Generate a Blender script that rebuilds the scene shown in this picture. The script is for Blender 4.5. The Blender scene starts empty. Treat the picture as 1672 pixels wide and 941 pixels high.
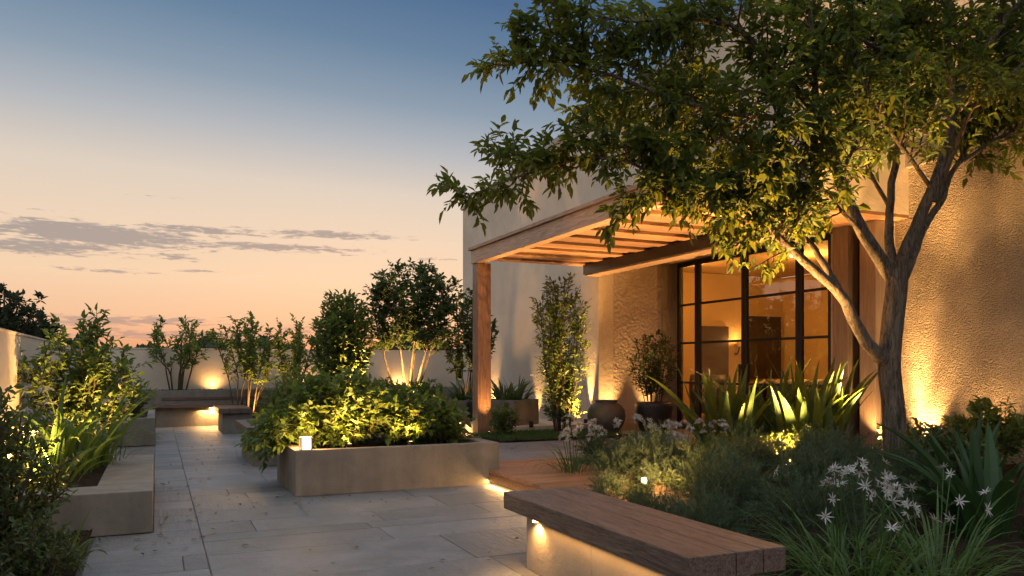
import bpy, bmesh, math, random
import numpy as np
from mathutils import Vector
rad = math.radians
RNG = np.random.default_rng(7)
random.seed(7)
scene = bpy.context.scene
COL = scene.collection

# ------------------------------------------------------------------ camera
EYE, FPX, CXP, HZ = 1.25, 1290.0, 836.0, 600.0
YAW = rad(24.2)
FW = np.array([math.sin(YAW), math.cos(YAW), 0.0]); RT = np.array([math.cos(YAW), -math.sin(YAW), 0.0])
def at(px, py, t):
    """world point seen at photo pixel px,py at t metres along the view axis"""
    return t * (FW + (px - CXP) / FPX * RT) + np.array([0, 0, EYE + (HZ - py) / FPX * t])

cd = bpy.data.cameras.new('camera'); cam = bpy.data.objects.new('camera', cd); COL.objects.link(cam)
cam.location = (0, 0, EYE); cam.rotation_euler = (rad(90), 0, -YAW)
cd.sensor_width = 36.0; cd.lens = 36.0 * FPX / 1672.0
cd.shift_y = (HZ - 470.5) / 1672.0
cd.clip_start = 0.05; cd.clip_end = 3000
scene.camera = cam

# ------------------------------------------------------------------ colour
def lin(r, g=None, b=None):
    if g is None: r, g, b = r
    f = lambda c: (c/255/12.92) if c/255 <= .04045 else ((c/255+.055)/1.055)**2.4
    return (f(r), f(g), f(b), 1.0)

# ------------------------------------------------------------------ node helper
class NT:
    def __init__(s, tree): s.t = tree
    def n(s, typ, inp=None, **kw):
        nd = s.t.nodes.new(typ)
        for k, v in kw.items(): setattr(nd, k, v)
        for k, v in (inp or {}).items():
            sock = nd.inputs[k]
            if isinstance(v, bpy.types.NodeSocket): s.t.links.new(v, sock)
            elif isinstance(v, bpy.types.Node): s.t.links.new(v.outputs[0], sock)
            else: sock.default_value = v
        return nd
    def m(s, op, a, b=0.0, c=None, clamp=False):
        i = {0: a, 1: b}
        if c is not None: i[2] = c
        return s.n('ShaderNodeMath', i, operation=op, use_clamp=clamp).outputs[0]
    def mix(s, f, a, b, mode='MIX'):
        nd = s.n('ShaderNodeMix', {0: f, 6: a, 7: b}, data_type='RGBA', blend_type=mode, clamp_factor=True)
        return nd.outputs[2]
    def ramp(s, fac, stops, interp='LINEAR'):
        nd = s.n('ShaderNodeValToRGB', {0: fac}); cr = nd.color_ramp; cr.interpolation = interp
        while len(cr.elements) > 1: cr.elements.remove(cr.elements[-1])
        for i, (p, c) in enumerate(stops):
            e = cr.elements[0] if i == 0 else cr.elements.new(p)
            e.position = p; e.color = c if len(c) == 4 else (*c, 1)
        return nd.outputs[0]
    def noise(s, vec, scale, detail=4, rough=.55, dist=0.0):
        return s.n('ShaderNodeTexNoise', {'Vector': vec, 'Scale': scale, 'Detail': detail, 'Roughness': rough, 'Distortion': dist}).outputs[0]
    def mapping(s, vec, scale=(1,1,1), loc=(0,0,0), rot=(0,0,0)):
        return s.n('ShaderNodeMapping', {'Vector': vec, 'Scale': scale, 'Location': loc, 'Rotation': rot}).outputs[0]

def new_mat(name):
    m = bpy.data.materials.new(name); m.use_nodes = True
    t = m.node_tree; t.nodes.clear(); h = NT(t)
    out = t.nodes.new('ShaderNodeOutputMaterial')
    return m, h, out
def g(v): return (v, v, v, 1)

def mineral(name, c1, c2, scale=3.0, rough=.85, bump=.25, bscale=60, bdist=.01, tint=0.0, stain=.35, spec=.3, streak=False):
    m, h, out = new_mat(name)
    tc = h.n('ShaderNodeTexCoord').outputs['Object']
    a = h.noise(tc, scale, 6, .6, .3)
    col = h.mix(h.ramp(a, [(.32, g(0)), (.68, g(1))]), c1, c2)
    fine = h.noise(tc, bscale, 5, .65)
    col = h.mix(h.m('MULTIPLY', h.ramp(fine, [(.35, g(0)), (.75, g(1))]), .25), col, tuple(x*.55 for x in c1[:3])+(1,))
    if streak:
        st = h.noise(h.mapping(tc, (2.2, 2.2, .22)), 2.0, 5, .6, .4)
    else:
        st = h.noise(tc, scale*.33, 5, .62, .8)
    col = h.mix(h.m('MULTIPLY', h.ramp(st, [(.42, g(0)), (.72, g(1))]), stain), col, tuple(x*.5 for x in c1[:3])+(1,))
    if tint:
        r = h.n('ShaderNodeAttribute', attribute_name='rnd').outputs['Fac']
        v = h.m('MULTIPLY_ADD', r, tint*2, 1-tint)
        col = h.mix(1.0, col, h.n('ShaderNodeCombineColor', {0: v, 1: v, 2: v}).outputs[0], 'MULTIPLY')
    bs = h.m('ADD', fine, h.m('MULTIPLY', h.noise(tc, bscale*.18, 4, .6), 1.5))
    bp = h.n('ShaderNodeBump', {'Height': bs, 'Strength': bump, 'Distance': bdist})
    b = h.n('ShaderNodeBsdfPrincipled', {'Base Color': col, 'Roughness': rough, 'Specular IOR Level': spec, 'Normal': bp})
    t = m.node_tree; t.links.new(b.outputs[0], out.inputs[0])
    return m

def stucco(name, c1, c2, scale=26, bump=1.0, dist=.035, spec=.25, rough=.7):
    m, h, out = new_mat(name)
    tc = h.n('ShaderNodeTexCoord').outputs['Object']
    tcw = h.n('ShaderNodeVectorMath', {0: tc, 1: h.n('ShaderNodeVectorMath', {0: h.n('ShaderNodeTexNoise', {'Vector': tc, 'Scale': 9.0}).outputs['Color'], 1: (.06, .06, .06)}, operation='MULTIPLY').outputs[0]}, operation='ADD').outputs[0]
    v = h.n('ShaderNodeTexVoronoi', {'Vector': tcw, 'Scale': scale, 'Smoothness': .6}, feature='SMOOTH_F1').outputs['Distance']
    n2 = h.noise(tcw, scale*.55, 5, .6, .5)
    big = h.noise(tc, 1.1, 3, .6)
    amp = h.ramp(big, [(.36, g(.28)), (.62, g(1))])
    hgt = h.m('MULTIPLY', h.m('ADD', h.m('MULTIPLY', v, -.9), n2), amp)
    bp = h.n('ShaderNodeBump', {'Height': hgt, 'Strength': bump, 'Distance': dist*1.5})
    fine = h.noise(tc, 140, 3, .6)
    bp2 = h.n('ShaderNodeBump', {'Height': fine, 'Strength': .25, 'Distance': .004, 'Normal': bp})
    col = h.mix(h.ramp(h.noise(tc, 2.0, 5, .6, .5), [(.35, g(0)), (.7, g(1))]), c1, c2)
    col = h.mix(h.m('MULTIPLY', h.ramp(h.noise(h.mapping(tc, (1.5, 1.5, .25)), 2.0, 4), [(.5, g(0)), (.75, g(1))]), .3), col, tuple(x*.6 for x in c1[:3])+(1,))
    b = h.n('ShaderNodeBsdfPrincipled', {'Base Color': col, 'Roughness': rough, 'Specular IOR Level': spec, 'Normal': bp2})
    m.node_tree.links.new(b.outputs[0], out.inputs[0])
    return m

def wood(name, c1, c2, axis='Y', rough=.5, bump=.35, scale=1.0, spec=.4):
    m, h, out = new_mat(name)
    tc = h.n('ShaderNodeTexCoord').outputs['Object']
    r = h.n('ShaderNodeAttribute', attribute_name='rnd').outputs['Fac']
    sc = {'X': (.9, 14, 14), 'Y': (14, .9, 14), 'Z': (14, 14, .9)}[axis]
    off = h.n('ShaderNodeCombineXYZ', {0: h.m('MULTIPLY', r, 37.0), 1: h.m('MULTIPLY', r, 91.0), 2: h.m('MULTIPLY', r, 53.0)}).outputs[0]
    mp = h.n('ShaderNodeVectorMath', {0: h.mapping(tc, tuple(s*scale for s in sc)), 1: off}, operation='ADD').outputs[0]
    ring = h.noise(mp, 1.3, 6, .68, 1.6)
    fine = h.noise(h.n('ShaderNodeVectorMath', {0: h.mapping(tc, tuple(s*scale*4.5 for s in sc)), 1: off}, operation='ADD').outputs[0], 1.0, 4, .7, .4)
    f = h.m('ADD', h.m('MULTIPLY', ring, .65), h.m('MULTIPLY', fine, .35))
    col = h.mix(h.ramp(f, [(.42, g(0)), (.60, g(1))]), c1, c2)
    crack = h.ramp(fine, [(.30, g(1)), (.40, g(0))])
    col = h.mix(h.m('MULTIPLY', crack, .55), col, tuple(x*.3 for x in c1[:3])+(1,))
    v = h.m('MULTIPLY_ADD', r, .5, .75)
    col = h.mix(1.0, col, h.n('ShaderNodeCombineColor', {0: v, 1: v, 2: v}).outputs[0], 'MULTIPLY')
    bp = h.n('ShaderNodeBump', {'Height': f, 'Strength': bump, 'Distance': .006})
    b = h.n('ShaderNodeBsdfPrincipled', {'Base Color': col, 'Roughness': h.m('MULTIPLY_ADD', fine, .25, rough-.12), 'Specular IOR Level': spec, 'Normal': bp})
    m.node_tree.links.new(b.outputs[0], out.inputs[0])
    return m

def leafmat(name, c1, c2, trans, tf=.4, rough=.45, spec=.35):
    m, h, out = new_mat(name)
    r = h.n('ShaderNodeAttribute', attribute_name='rnd').outputs['Fac']
    tc = h.n('ShaderNodeTexCoord').outputs['Object']
    f = h.m('ADD', h.m('MULTIPLY', r, .7), h.m('MULTIPLY', h.noise(tc, 2.5, 2), .4))
    col = h.mix(h.ramp(f, [(.2, g(0)), (.85, g(1))]), c1, c2)
    tcol = h.mix(r, trans, tuple(x*.7 for x in trans[:3])+(1,))
    p = h.n('ShaderNodeBsdfPrincipled', {'Base Color': col, 'Roughness': rough, 'Specular IOR Level': spec})
    tr = h.n('ShaderNodeBsdfTranslucent', {'Color': tcol})
    mx = h.n('ShaderNodeMixShader', {0: tf, 1: p.outputs[0], 2: tr.outputs[0]})
    m.node_tree.links.new(mx.outputs[0], out.inputs[0])
    return m

def simple(name, c, rough=.5, metal=0.0, spec=.5, bump=0.0, bscale=40):
    m, h, out = new_mat(name)
    tc = h.n('ShaderNodeTexCoord').outputs['Object']
    nz = h.noise(tc, bscale, 4, .6)
    col = h.mix(h.ramp(h.noise(tc, 6, 5, .6), [(.35, g(0)), (.7, g(1))]), c, tuple(x*.7 for x in c[:3])+(1,))
    i = {'Base Color': col, 'Roughness': rough, 'Metallic': metal, 'Specular IOR Level': spec}
    if bump: i['Normal'] = h.n('ShaderNodeBump', {'Height': nz, 'Strength': bump, 'Distance': .01})
    b = h.n('ShaderNodeBsdfPrincipled', i)
    m.node_tree.links.new(b.outputs[0], out.inputs[0])
    return m

def glow(name, c, s):
    m, h, out = new_mat(name)
    e = h.n('ShaderNodeEmission', {0: c, 1: s})
    m.node_tree.links.new(e.outputs[0], out.inputs[0])
    return m

WARM = (1.0, .52, .16)
M = {}
M['concrete'] = mineral('concrete', (.235,.21,.18,1), (.165,.148,.126,1), 4.5, .8, .5, 110, .008, stain=.6, streak=True)
M['render'] = mineral('smooth_render', (.64,.55,.44,1), (.54,.46,.37,1), 1.6, .85, .5, 38, .012, stain=.22)
M['bench_base'] = mineral('bench_base', (.42,.35,.27,1), (.33,.275,.21,1), 3.5, .8, .25, 90, .006, stain=.35)
M['stucco'] = stucco('rough_stucco', (.35,.285,.21,1), (.26,.21,.155,1), 64, 1.0, .026)
M['stucco_fine'] = stucco('trowelled_stucco', (.52,.44,.36,1), (.45,.37,.30,1), 20, .55, .02)
M['coping'] = simple('zinc_coping', (.30,.31,.33,1), .45, .6)
M['steel'] = simple('dark_steel', (.018,.016,.015,1), .4, .3)
M['black'] = simple('black_frame', (.008,.007,.007,1), .45, 0)
M['bench_wood'] = wood('bench_timber', (.165,.108,.084,1), (.034,.020,.016,1), 'Y', .42, 1.0, 2.6)
M['bench_wood_x'] = wood('bench_timber_crosswise', (.15,.092,.070,1), (.06,.036,.027,1), 'X', .45, .7, 2.0)
M['cedar_x'] = wood('cedar_crosswise', (.36,.20,.115,1), (.20,.10,.055,1), 'X', .55, .6, 1.6)
M['cedar_y'] = wood('cedar_lengthwise', (.40,.27,.19,1), (.22,.135,.09,1), 'Y', .55, .7, 1.8)
M['cedar_z'] = wood('cedar_upright', (.36,.20,.125,1), (.17,.088,.055,1), 'Z', .55, .7, 1.8)
M['grey_timber'] = wood('weathered_upright', (.28,.21,.16,1), (.19,.14,.10,1), 'Z', .65, .7)
M['deck'] = wood('deck_timber', (.36,.18,.095,1), (.18,.085,.045,1), 'X', .42, .5, 2.0)
M['urn'] = simple('dark_glaze', (.085,.078,.074,1), .6, 0, .5, .25, 25)
M['pot'] = simple('black_pot', (.018,.017,.018,1), .45, 0, .4, .15, 60)
M['soil'] = mineral('soil', (.045,.030,.020,1), (.022,.015,.011,1), 14, .95, 1.0, 40, .03, stain=.4, spec=.1)
M['bark'] = mineral('bark', (.17,.13,.095,1), (.075,.058,.045,1), 14, .9, 1.0, 60, .035, stain=.5, streak=True, spec=.15)
m, h, out = new_mat('bark')
tc = h.n('ShaderNodeTexCoord').outputs['Object']
b1 = h.noise(h.mapping(tc, (34, 34, 6)), 1.0, 6, .68, 1.2); b2 = h.noise(h.mapping(tc, (9, 9, 2.5)), 1.0, 4, .6, .6); b3 = h.noise(tc, 120, 3, .6)
hg = h.m('ADD', h.m('MULTIPLY', b1, .8), h.m('ADD', h.m('MULTIPLY', b2, .5), h.m('MULTIPLY', b3, .15)))
col = h.mix(h.ramp(b1, [(.38, g(0)), (.62, g(1))]), (.050,.038,.030,1), (.19,.150,.112,1))
col = h.mix(h.m('MULTIPLY', h.ramp(b2, [(.5, g(0)), (.7, g(1))]), .5), col, (.15,.145,.12,1))
b = h.n('ShaderNodeBsdfPrincipled', {'Base Color': col, 'Roughness': .9, 'Specular IOR Level': .15, 'Normal': h.n('ShaderNodeBump', {'Height': hg, 'Strength': 1.0, 'Distance': .03})})
m.node_tree.links.new(b.outputs[0], out.inputs[0]); M['bark'] = m
M['twig'] = mineral('twig', (.10,.075,.05,1), (.06,.045,.03,1), 9, .9, .4, 60, .01, spec=.15)
M['grout'] = mineral('grout', (.16,.15,.14,1), (.11,.10,.095,1), 8, .95, .5, 80, .01)
M['meadow'] = mineral('meadow', (.05,.065,.03,1), (.035,.05,.02,1), .3, .95, .3, 5, .1)
M['leaf_tree'] = leafmat('tree_leaf', (.024,.050,.011,1), (.058,.094,.020,1), (.24,.27,.03,1), .38, .5, .2)
M['leaf_dark'] = leafmat('dark_leaf', (.032,.058,.022,1), (.066,.105,.038,1), (.14,.19,.035,1), .35)
M['leaf_mid'] = leafmat('garden_leaf', (.048,.090,.020,1), (.11,.165,.035,1), (.22,.28,.04,1), .42)
M['leaf_iris'] = leafmat('sword_leaf', (.034,.075,.020,1), (.066,.118,.030,1), (.19,.25,.03,1), .42, .45, .3)
M['leaf_lily'] = leafmat('strap_leaf', (.016,.046,.016,1), (.030,.070,.022,1), (.06,.11,.02,1), .25, .42, .3)
M['leaf_lav'] = leafmat('grey_needle', (.040,.064,.036,1), (.100,.135,.088,1), (.13,.17,.05,1), .28, .85, .06)
M['leaf_grass'] = leafmat('grass_blade', (.045,.095,.022,1), (.085,.15,.04,1), (.14,.22,.04,1), .35)
M['petal'] = leafmat('white_petal', (.36,.35,.33,1), (.54,.53,.51,1), (.45,.42,.36,1), .3, .6, .2)
M['far_leaf'] = leafmat('far_leaf', (.030,.042,.026,1), (.05,.065,.036,1), (.06,.08,.03,1), .25, .8, .1)
M['inner_wall'] = mineral('inner_plaster', (.55,.38,.19,1), (.48,.33,.16,1), 1.2, .9, .1, 40, .004, stain=.12)
M['inner_floor'] = wood('inner_boards', (.22,.12,.06,1), (.15,.08,.04,1), 'Y', .4, .2)
M['dark_panel'] = simple('dark_panel', (.035,.02,.014,1), .4)
M['sofa'] = simple('brown_upholstery', (.10,.055,.03,1), .9, 0, .2, .3, 90)
M['throw'] = simple('cream_throw', (.75,.66,.50,1), .95, 0, .1, .5, 30)
M['lamp'] = glow('lamp_glow', (1.0,.62,.26,1), 14.0)
M['lantern'] = glow('lantern_glow', (1.0,.70,.36,1), 9.0)
M['led'] = glow('led_glow', (1.0,.60,.24,1), 8.0)

# paving slabs with their own tint and, on some, a combed finish
m, h, out = new_mat('paving_stone')
tc = h.n('ShaderNodeTexCoord').outputs['Object']
r = h.n('ShaderNodeAttribute', attribute_name='rnd').outputs['Fac']
r2 = h.m('FRACT', h.m('MULTIPLY', r, 17.31))
off = h.n('ShaderNodeCombineXYZ', {0: h.m('MULTIPLY', r, 40.0), 1: h.m('MULTIPLY', r, 71.0), 2: r}).outputs[0]
pv = h.n('ShaderNodeVectorMath', {0: tc, 1: off}, operation='ADD').outputs[0]
a = h.noise(pv, 3.2, 8, .72, .7)
col = h.mix(h.ramp(a, [(.3, g(0)), (.7, g(1))]), (.120,.128,.142,1), (.222,.234,.254,1))
st = h.noise(pv, 2.4, 8, .75, .5)
col = h.mix(h.m('MULTIPLY', h.ramp(st, [(.42, g(0)), (.66, g(1))]), .6), col, (.11,.11,.11,1))
fine = h.noise(pv, 85, 5, .7)
col = h.mix(h.m('MULTIPLY', h.ramp(fine, [(.4, g(0)), (.66, g(1))]), .5), col, (.085,.085,.085,1))
v = h.m('MULTIPLY_ADD', r2, .36, .80)
col = h.mix(1.0, col, h.n('ShaderNodeCombineColor', {0: v, 1: h.m('MULTIPLY', v, .99), 2: h.m('MULTIPLY', v, .975)}).outputs[0], 'MULTIPLY')
comb = h.noise(h.mapping(pv, (34, 2.2, 1)), 1.0, 3, .6, .5)
cm = h.ramp(r, [(.70, g(.12)), (.78, g(1))])
hg = h.m('ADD', h.m('MULTIPLY', comb, cm), h.m('ADD', h.m('MULTIPLY', fine, .45), h.m('MULTIPLY', h.noise(pv, 11, 5, .65, .8), 1.1)))
bp = h.n('ShaderNodeBump', {'Height': hg, 'Strength': .8, 'Distance': .016})
b = h.n('ShaderNodeBsdfPrincipled', {'Base Color': col, 'Roughness': h.m('MULTIPLY_ADD', a, .35, .36), 'Specular IOR Level': .42, 'Normal': bp})
m.node_tree.links.new(b.outputs[0], out.inputs[0]); M['paving'] = m

# window glass: clear pane with Fresnel reflection
m, h, out = new_mat('window_glass')
fr = h.n('ShaderNodeFresnel', {'IOR': 2.2})
mx = h.n('ShaderNodeMixShader', {0: fr.outputs[0], 1: h.n('ShaderNodeBsdfTransparent', {0: (.92,.92,.90,1)}).outputs[0], 2: h.n('ShaderNodeBsdfGlossy', {'Color': (1,1,1,1), 'Roughness': .015}).outputs[0]})
m.node_tree.links.new(mx.outputs[0], out.inputs[0]); M['glass'] = m

# ------------------------------------------------------------------ mesh building
class MB:
    def __init__(s): s.V = []; s.F = []; s.R = []; s.n = 0
    def add(s, V, F, rnd=None):
        V = np.asarray(V, float).reshape(-1, 3); F = np.asarray(F, np.int64)
        s.V.append(V); s.F.append(F + s.n)
        r = random.random() if rnd is None else rnd
        s.R.append(np.full(len(V), r) if np.isscalar(r) else np.asarray(r, float))
        s.n += len(V); return s
    def box(s, x0, x1, y0, y1, z0, z1, rz=0, rnd=None):
        V = np.array([[x, y, z] for z in (z0, z1) for (x, y) in ((x0,y0),(x1,y0),(x1,y1),(x0,y1))], float)
        if rz:
            c = V.mean(0); d = V - c; ca, sa = math.cos(rz), math.sin(rz)
            V = c + np.stack([d[:,0]*ca - d[:,1]*sa, d[:,0]*sa + d[:,1]*ca, d[:,2]], 1)
        return s.add(V, [[0,3,2,1],[4,5,6,7],[0,1,5,4],[1,2,6,5],[2,3,7,6],[3,0,4,7]], rnd)
    def prism(s, poly, axis, a0, a1):
        """poly: 2-D outline; axis: extrusion axis 0,1,2"""
        n = len(poly); V = []
        for a in (a0, a1):
            for p in poly:
                q = list(p); q.insert(axis, a); V.append(q)
        s.add(V, [[i, (i+1) % n, n+(i+1) % n, n+i] for i in range(n)])
        base = s.n - 2*n
        s.V.append(np.zeros((0,3))); s.R.append(np.zeros(0))
        s.F.append(np.array([list(range(base, base+n))][:1])); s.F.append(np.array([list(range(base+2*n-1, base+n-1, -1))]))
        return s
    def tube(s, pts, rads, k=6, rnd=None, cap=True):
        P = np.asarray(pts, float); n = len(P); R = np.broadcast_to(np.asarray(rads, float), (n,))
        T = np.gradient(P, axis=0); T /= np.linalg.norm(T, axis=1, keepdims=True) + 1e-9
        ref = np.array([.31, .17, .93]) if abs(T[0][2]) < .8 else np.array([.93, .3, .17])
        A = np.cross(T, ref); A /= np.linalg.norm(A, axis=1, keepdims=True) + 1e-9
        B = np.cross(T, A)
        th = np.arange(k)*2*math.pi/k
        V = P[:,None,:] + R[:,None,None]*(np.cos(th)[None,:,None]*A[:,None,:] + np.sin(th)[None,:,None]*B[:,None,:])
        i = np.arange(n-1)[:,None]*k; j = np.arange(k)[None,:]; j2 = (j+1) % k
        F = np.stack([i+j, i+j2, i+k+j2, i+k+j], -1).reshape(-1, 4)
        return s.add(V.reshape(-1,3), F, rnd)
    def lathe(s, prof, k=40, c=(0,0,0), rnd=None):
        P = np.asarray(prof, float); n = len(P); th = np.arange(k)*2*math.pi/k
        V = np.stack([P[:,None,0]*np.cos(th), P[:,None,0]*np.sin(th), np.repeat(P[:,1:2], k, 1)], -1) + np.array(c)
        i = np.arange(n-1)[:,None]*k; j = np.arange(k)[None,:]; j2 = (j+1) % k
        F = np.stack([i+j, i+j2, i+k+j2, i+k+j], -1).reshape(-1, 4)
        return s.add(V.reshape(-1,3), F, rnd)
    def grid(s, P, rnd=None):
        n, k = P.shape[:2]
        i = np.arange(n-1)[:,None]*k; j = np.arange(k-1)[None,:]
        F = np.stack([i+j, i+k+j, i+k+j+1, i+j+1], -1).reshape(-1, 4)
        return s.add(P.reshape(-1,3), F, rnd)
    def leaves(s, pos, d, nrm, L, W, droop=.12, fold=.22, rnd=None):
        pos, d, nrm = (np.asarray(x, float) for x in (pos, d, nrm)); N = len(pos)
        d = d/(np.linalg.norm(d, axis=1, keepdims=True)+1e-9)
        side = np.cross(d, nrm); side /= np.linalg.norm(side, axis=1, keepdims=True)+1e-9
        up = np.cross(side, d)
        L = np.broadcast_to(np.asarray(L, float), (N,))[:,None]; W = np.broadcast_to(np.asarray(W, float), (N,))[:,None]
        q = lambda f, w, z: pos + d*L*f + side*W*w + up*(W*z - L*droop*f*f)
        V = np.stack([q(0,0,0), q(.33,.5,fold), q(.70,.36,fold*.7), q(1,0,0), q(.70,-.36,fold*.7), q(.33,-.5,fold)], 1)
        b = (np.arange(N)*6)[:,None]
        F = np.concatenate([b+np.array([[0,1,2,3]]), b+np.array([[0,3,4,5]])], 0)
        r = RNG.random(N) if rnd is None else rnd
        return s.add(V.reshape(-1,3), F, np.repeat(r, 6))
    def blade(s, pts, w, side, fold=.15, rnd=None, prof=None):
        """long strap leaf along pts, width w, folded along its midrib"""
        P = np.asarray(pts, float); n = len(P); f = np.linspace(0, 1, n)
        ww = w*(prof(f) if prof else np.clip(np.minimum(.55+f*1.2, (1-f)**.75*1.75), .03, 1))
        T = np.gradient(P, axis=0); T /= np.linalg.norm(T, axis=1, keepdims=True)+1e-9
        S = np.broadcast_to(np.asarray(side, float), (n,3)); S = S - (S*T).sum(1, keepdims=True)*T; S /= np.linalg.norm(S, axis=1, keepdims=True)+1e-9
        U = np.cross(S, T)
        G = np.stack([P - S*ww[:,None]*.5 + U*ww[:,None]*fold, P, P + S*ww[:,None]*.5 + U*ww[:,None]*fold], 1)
        return s.grid(G, rnd)
    def mesh(s, name, smooth=False, bevel=0.0, segs=2):
        me = bpy.data.meshes.new(name)
        V = np.concatenate(s.V); R = np.concatenate(s.R)
        loops = np.concatenate([f.ravel() for f in s.F]); tot = np.concatenate([np.full(len(f), f.shape[1]) for f in s.F])
        start = np.concatenate([[0], np.cumsum(tot)[:-1]])
        me.vertices.add(len(V)); me.vertices.foreach_set('co', V.ravel().astype(np.float32))
        me.loops.add(len(loops)); me.loops.foreach_set('vertex_index', loops.astype(np.int32))
        me.polygons.add(len(tot)); me.polygons.foreach_set('loop_start', start.astype(np.int32)); me.polygons.foreach_set('loop_total', tot.astype(np.int32))
        at_ = me.attributes.new('rnd', 'FLOAT', 'POINT'); at_.data.foreach_set('value', R.astype(np.float32))
        me.update(calc_edges=True); me.validate()
        if bevel:
            bm = bmesh.new(); bm.from_mesh(me)
            bmesh.ops.recalc_face_normals(bm, faces=bm.faces)
            bmesh.ops.bevel(bm, geom=[e for e in bm.edges if len(e.link_faces) == 2 and e.calc_face_angle(0) > .5], offset=bevel, segments=segs, profile=.6, affect='EDGES', clamp_overlap=True)
            bm.to_mesh(me); bm.free()
        me.polygons.foreach_set('use_smooth', np.full(len(me.polygons), bool(smooth)))
        return me
    def build(s, name, mat, parent=None, smooth=False, bevel=0.0, segs=2, local=False):
        """link as one object; vertices are world coordinates unless local"""
        me = s.mesh(name, smooth, bevel, segs); me.materials.append(mat)
        o = bpy.data.objects.new(name, me); COL.objects.link(o)
        if parent is not None:
            o.parent = parent
            if not local: o.location = -world_of(parent)
        return o

def world_of(o):
    v = Vector(o.location)
    return v + world_of(o.parent) if o.parent else v
def tag(o, label=None, cat=None, group=None, kind=None):
    for k, v in (('label', label), ('category', cat), ('group', group), ('kind', kind)):
        if v: o[k] = v
    return o
def thing(name, loc, label, cat, group=None, rz=0):
    o = bpy.data.objects.new(name, None); COL.objects.link(o); o.empty_display_size = .1
    o.location = [float(x) for x in loc]; o.rotation_euler = (0, 0, rz)
    return tag(o, label, cat, group)
def copy_tree(o, parent=None):
    c = o.copy(); COL.objects.link(c)
    if parent: c.parent = parent
    for ch in list(o.children):
        copy_tree(ch, c)
    return c
def light(kind, name, loc, parent, power, color=WARM, **kw):
    d = bpy.data.lights.new(name, kind); d.energy = power; d.color = color
    aim = kw.pop('aim', None)
    for k, v in kw.items(): setattr(d, k, v)
    o = bpy.data.objects.new(name, d); COL.objects.link(o)
    o.location = Vector([float(x) for x in loc]) - (world_of(parent) if parent else Vector())
    if aim is not None: o.rotation_euler = Vector([float(x) for x in aim]).to_track_quat('-Z', 'Y').to_euler()
    if parent: o.parent = parent
    return o

# ------------------------------------------------------------------ sky
w = bpy.data.worlds.new('World'); scene.world = w; w.use_nodes = True
t = w.node_tree; t.nodes.clear(); h = NT(t)
wo = t.nodes.new('ShaderNodeOutputWorld')
SUN_EL, SUN_AZ = rad(1.0), rad(-14)
d = h.n('ShaderNodeTexCoord').outputs['Generated']
sx = h.n('ShaderNodeSeparateXYZ', {0: d})
X, Y, Z = sx.outputs
el0 = h.m('MAXIMUM', Z, -.05)
az = h.m('ARCTAN2', X, Y)
caz = h.m('COSINE', h.m('SUBTRACT', az, SUN_AZ))
el = h.m('MULTIPLY', el0, h.m('MINIMUM', h.m('MULTIPLY_ADD', h.m('SUBTRACT', 1.0, caz), .60, .925), 1.12))
grad = h.ramp(h.m('ADD', el, .05), [
    (0.0, lin(150,112,100)), (.05, lin(212,158,130)), (.075, lin(228,165,126)), (.105, lin(240,191,154)), (.15, lin(243,208,174)), (.205, lin(236,210,184)),
    (.262, lin(220,206,191)), (.315, lin(180,183,188)), (.365, lin(138,156,174)), (.425, lin(100,129,158)), (.49, lin(74,107,145)), (.56, lin(72,102,142)), (.70, lin(205,216,236)), (.85, lin(240,248,255)), (1.0, lin(244,250,255))])
back = h.ramp(h.m('ADD', el, .05), [(0.0, lin(150,140,140)), (.1, lin(232,218,214)), (.22, lin(238,228,226)), (.4, lin(234,234,240)), (.6, lin(238,242,250)), (1.0, lin(244,250,255))])
fac = h.ramp(h.m('MULTIPLY_ADD', caz, .5, .5), [(.30, g(0)), (.80, g(1))], 'EASE')
base = h.mix(fac, back, grad)
# clouds: dark stretched wisps, placed by azimuth and height
ns = h.noise(h.n('ShaderNodeCombineXYZ', {0: h.m('MULTIPLY', az, 11.0), 1: h.m('MULTIPLY', Z, 120.0), 2: 3.0}).outputs[0], 1.0, 7, .62, .6)
fl = h.noise(h.n('ShaderNodeCombineXYZ', {0: h.m('MULTIPLY', az, 55.0), 1: h.m('MULTIPLY', Z, 330.0), 2: 1.0}).outputs[0], 1.0, 4, .6, .4)
def azel(px, py):
    u = (px-CXP)/FPX; vv = (HZ-py)/FPX
    v3 = FW + u*RT; return math.atan2(v3[0], v3[1]), vv/math.sqrt(1+u*u+vv*vv)
tot = None
for px, py, wx, wy, k in ((160,384,210,24,1.25),(60,402,160,15,1.1),(430,404,190,9,1.05),(540,384,130,8,.95),(330,376,120,9,1.0),(20,402,110,9,.9),(290,420,52,7,.95),(185,443,120,5,.85),(320,443,50,4,.8),(700,423,50,4,.8),(575,418,30,3,.75),
                          (270,323,95,3,.62),(60,342,35,4,.55),(190,523,260,11,.95),(520,541,150,9,.8),(330,548,300,12,.85),(1100,470,300,16,.8),(-300,430,260,20,.9),(-500,330,200,14,.8)):
    a0, e0 = azel(px, py); a1, _ = azel(px+wx, py); _, e1 = azel(px, py-wy)
    q = h.m('ADD', h.m('POWER', h.m('ABSOLUTE', h.m('DIVIDE', h.m('SUBTRACT', az, a0), a1-a0)), 2.0), h.m('POWER', h.m('ABSOLUTE', h.m('DIVIDE', h.m('SUBTRACT', Z, e0), e1-e0)), 2.0))
    e_ = h.m('MULTIPLY', h.m('EXPONENT', h.m('MULTIPLY', q, -.8)), k)
    tot = e_ if tot is None else h.m('MAXIMUM', tot, e_)
dens = h.m('ADD', h.m('MULTIPLY', tot, .95), h.m('ADD', h.m('MULTIPLY_ADD', ns, 1.5, -.75), h.m('MULTIPLY_ADD', fl, 1.7, -.85)))
cl = h.ramp(dens, [(.50, g(0)), (.95, g(1))], 'EASE')
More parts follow.
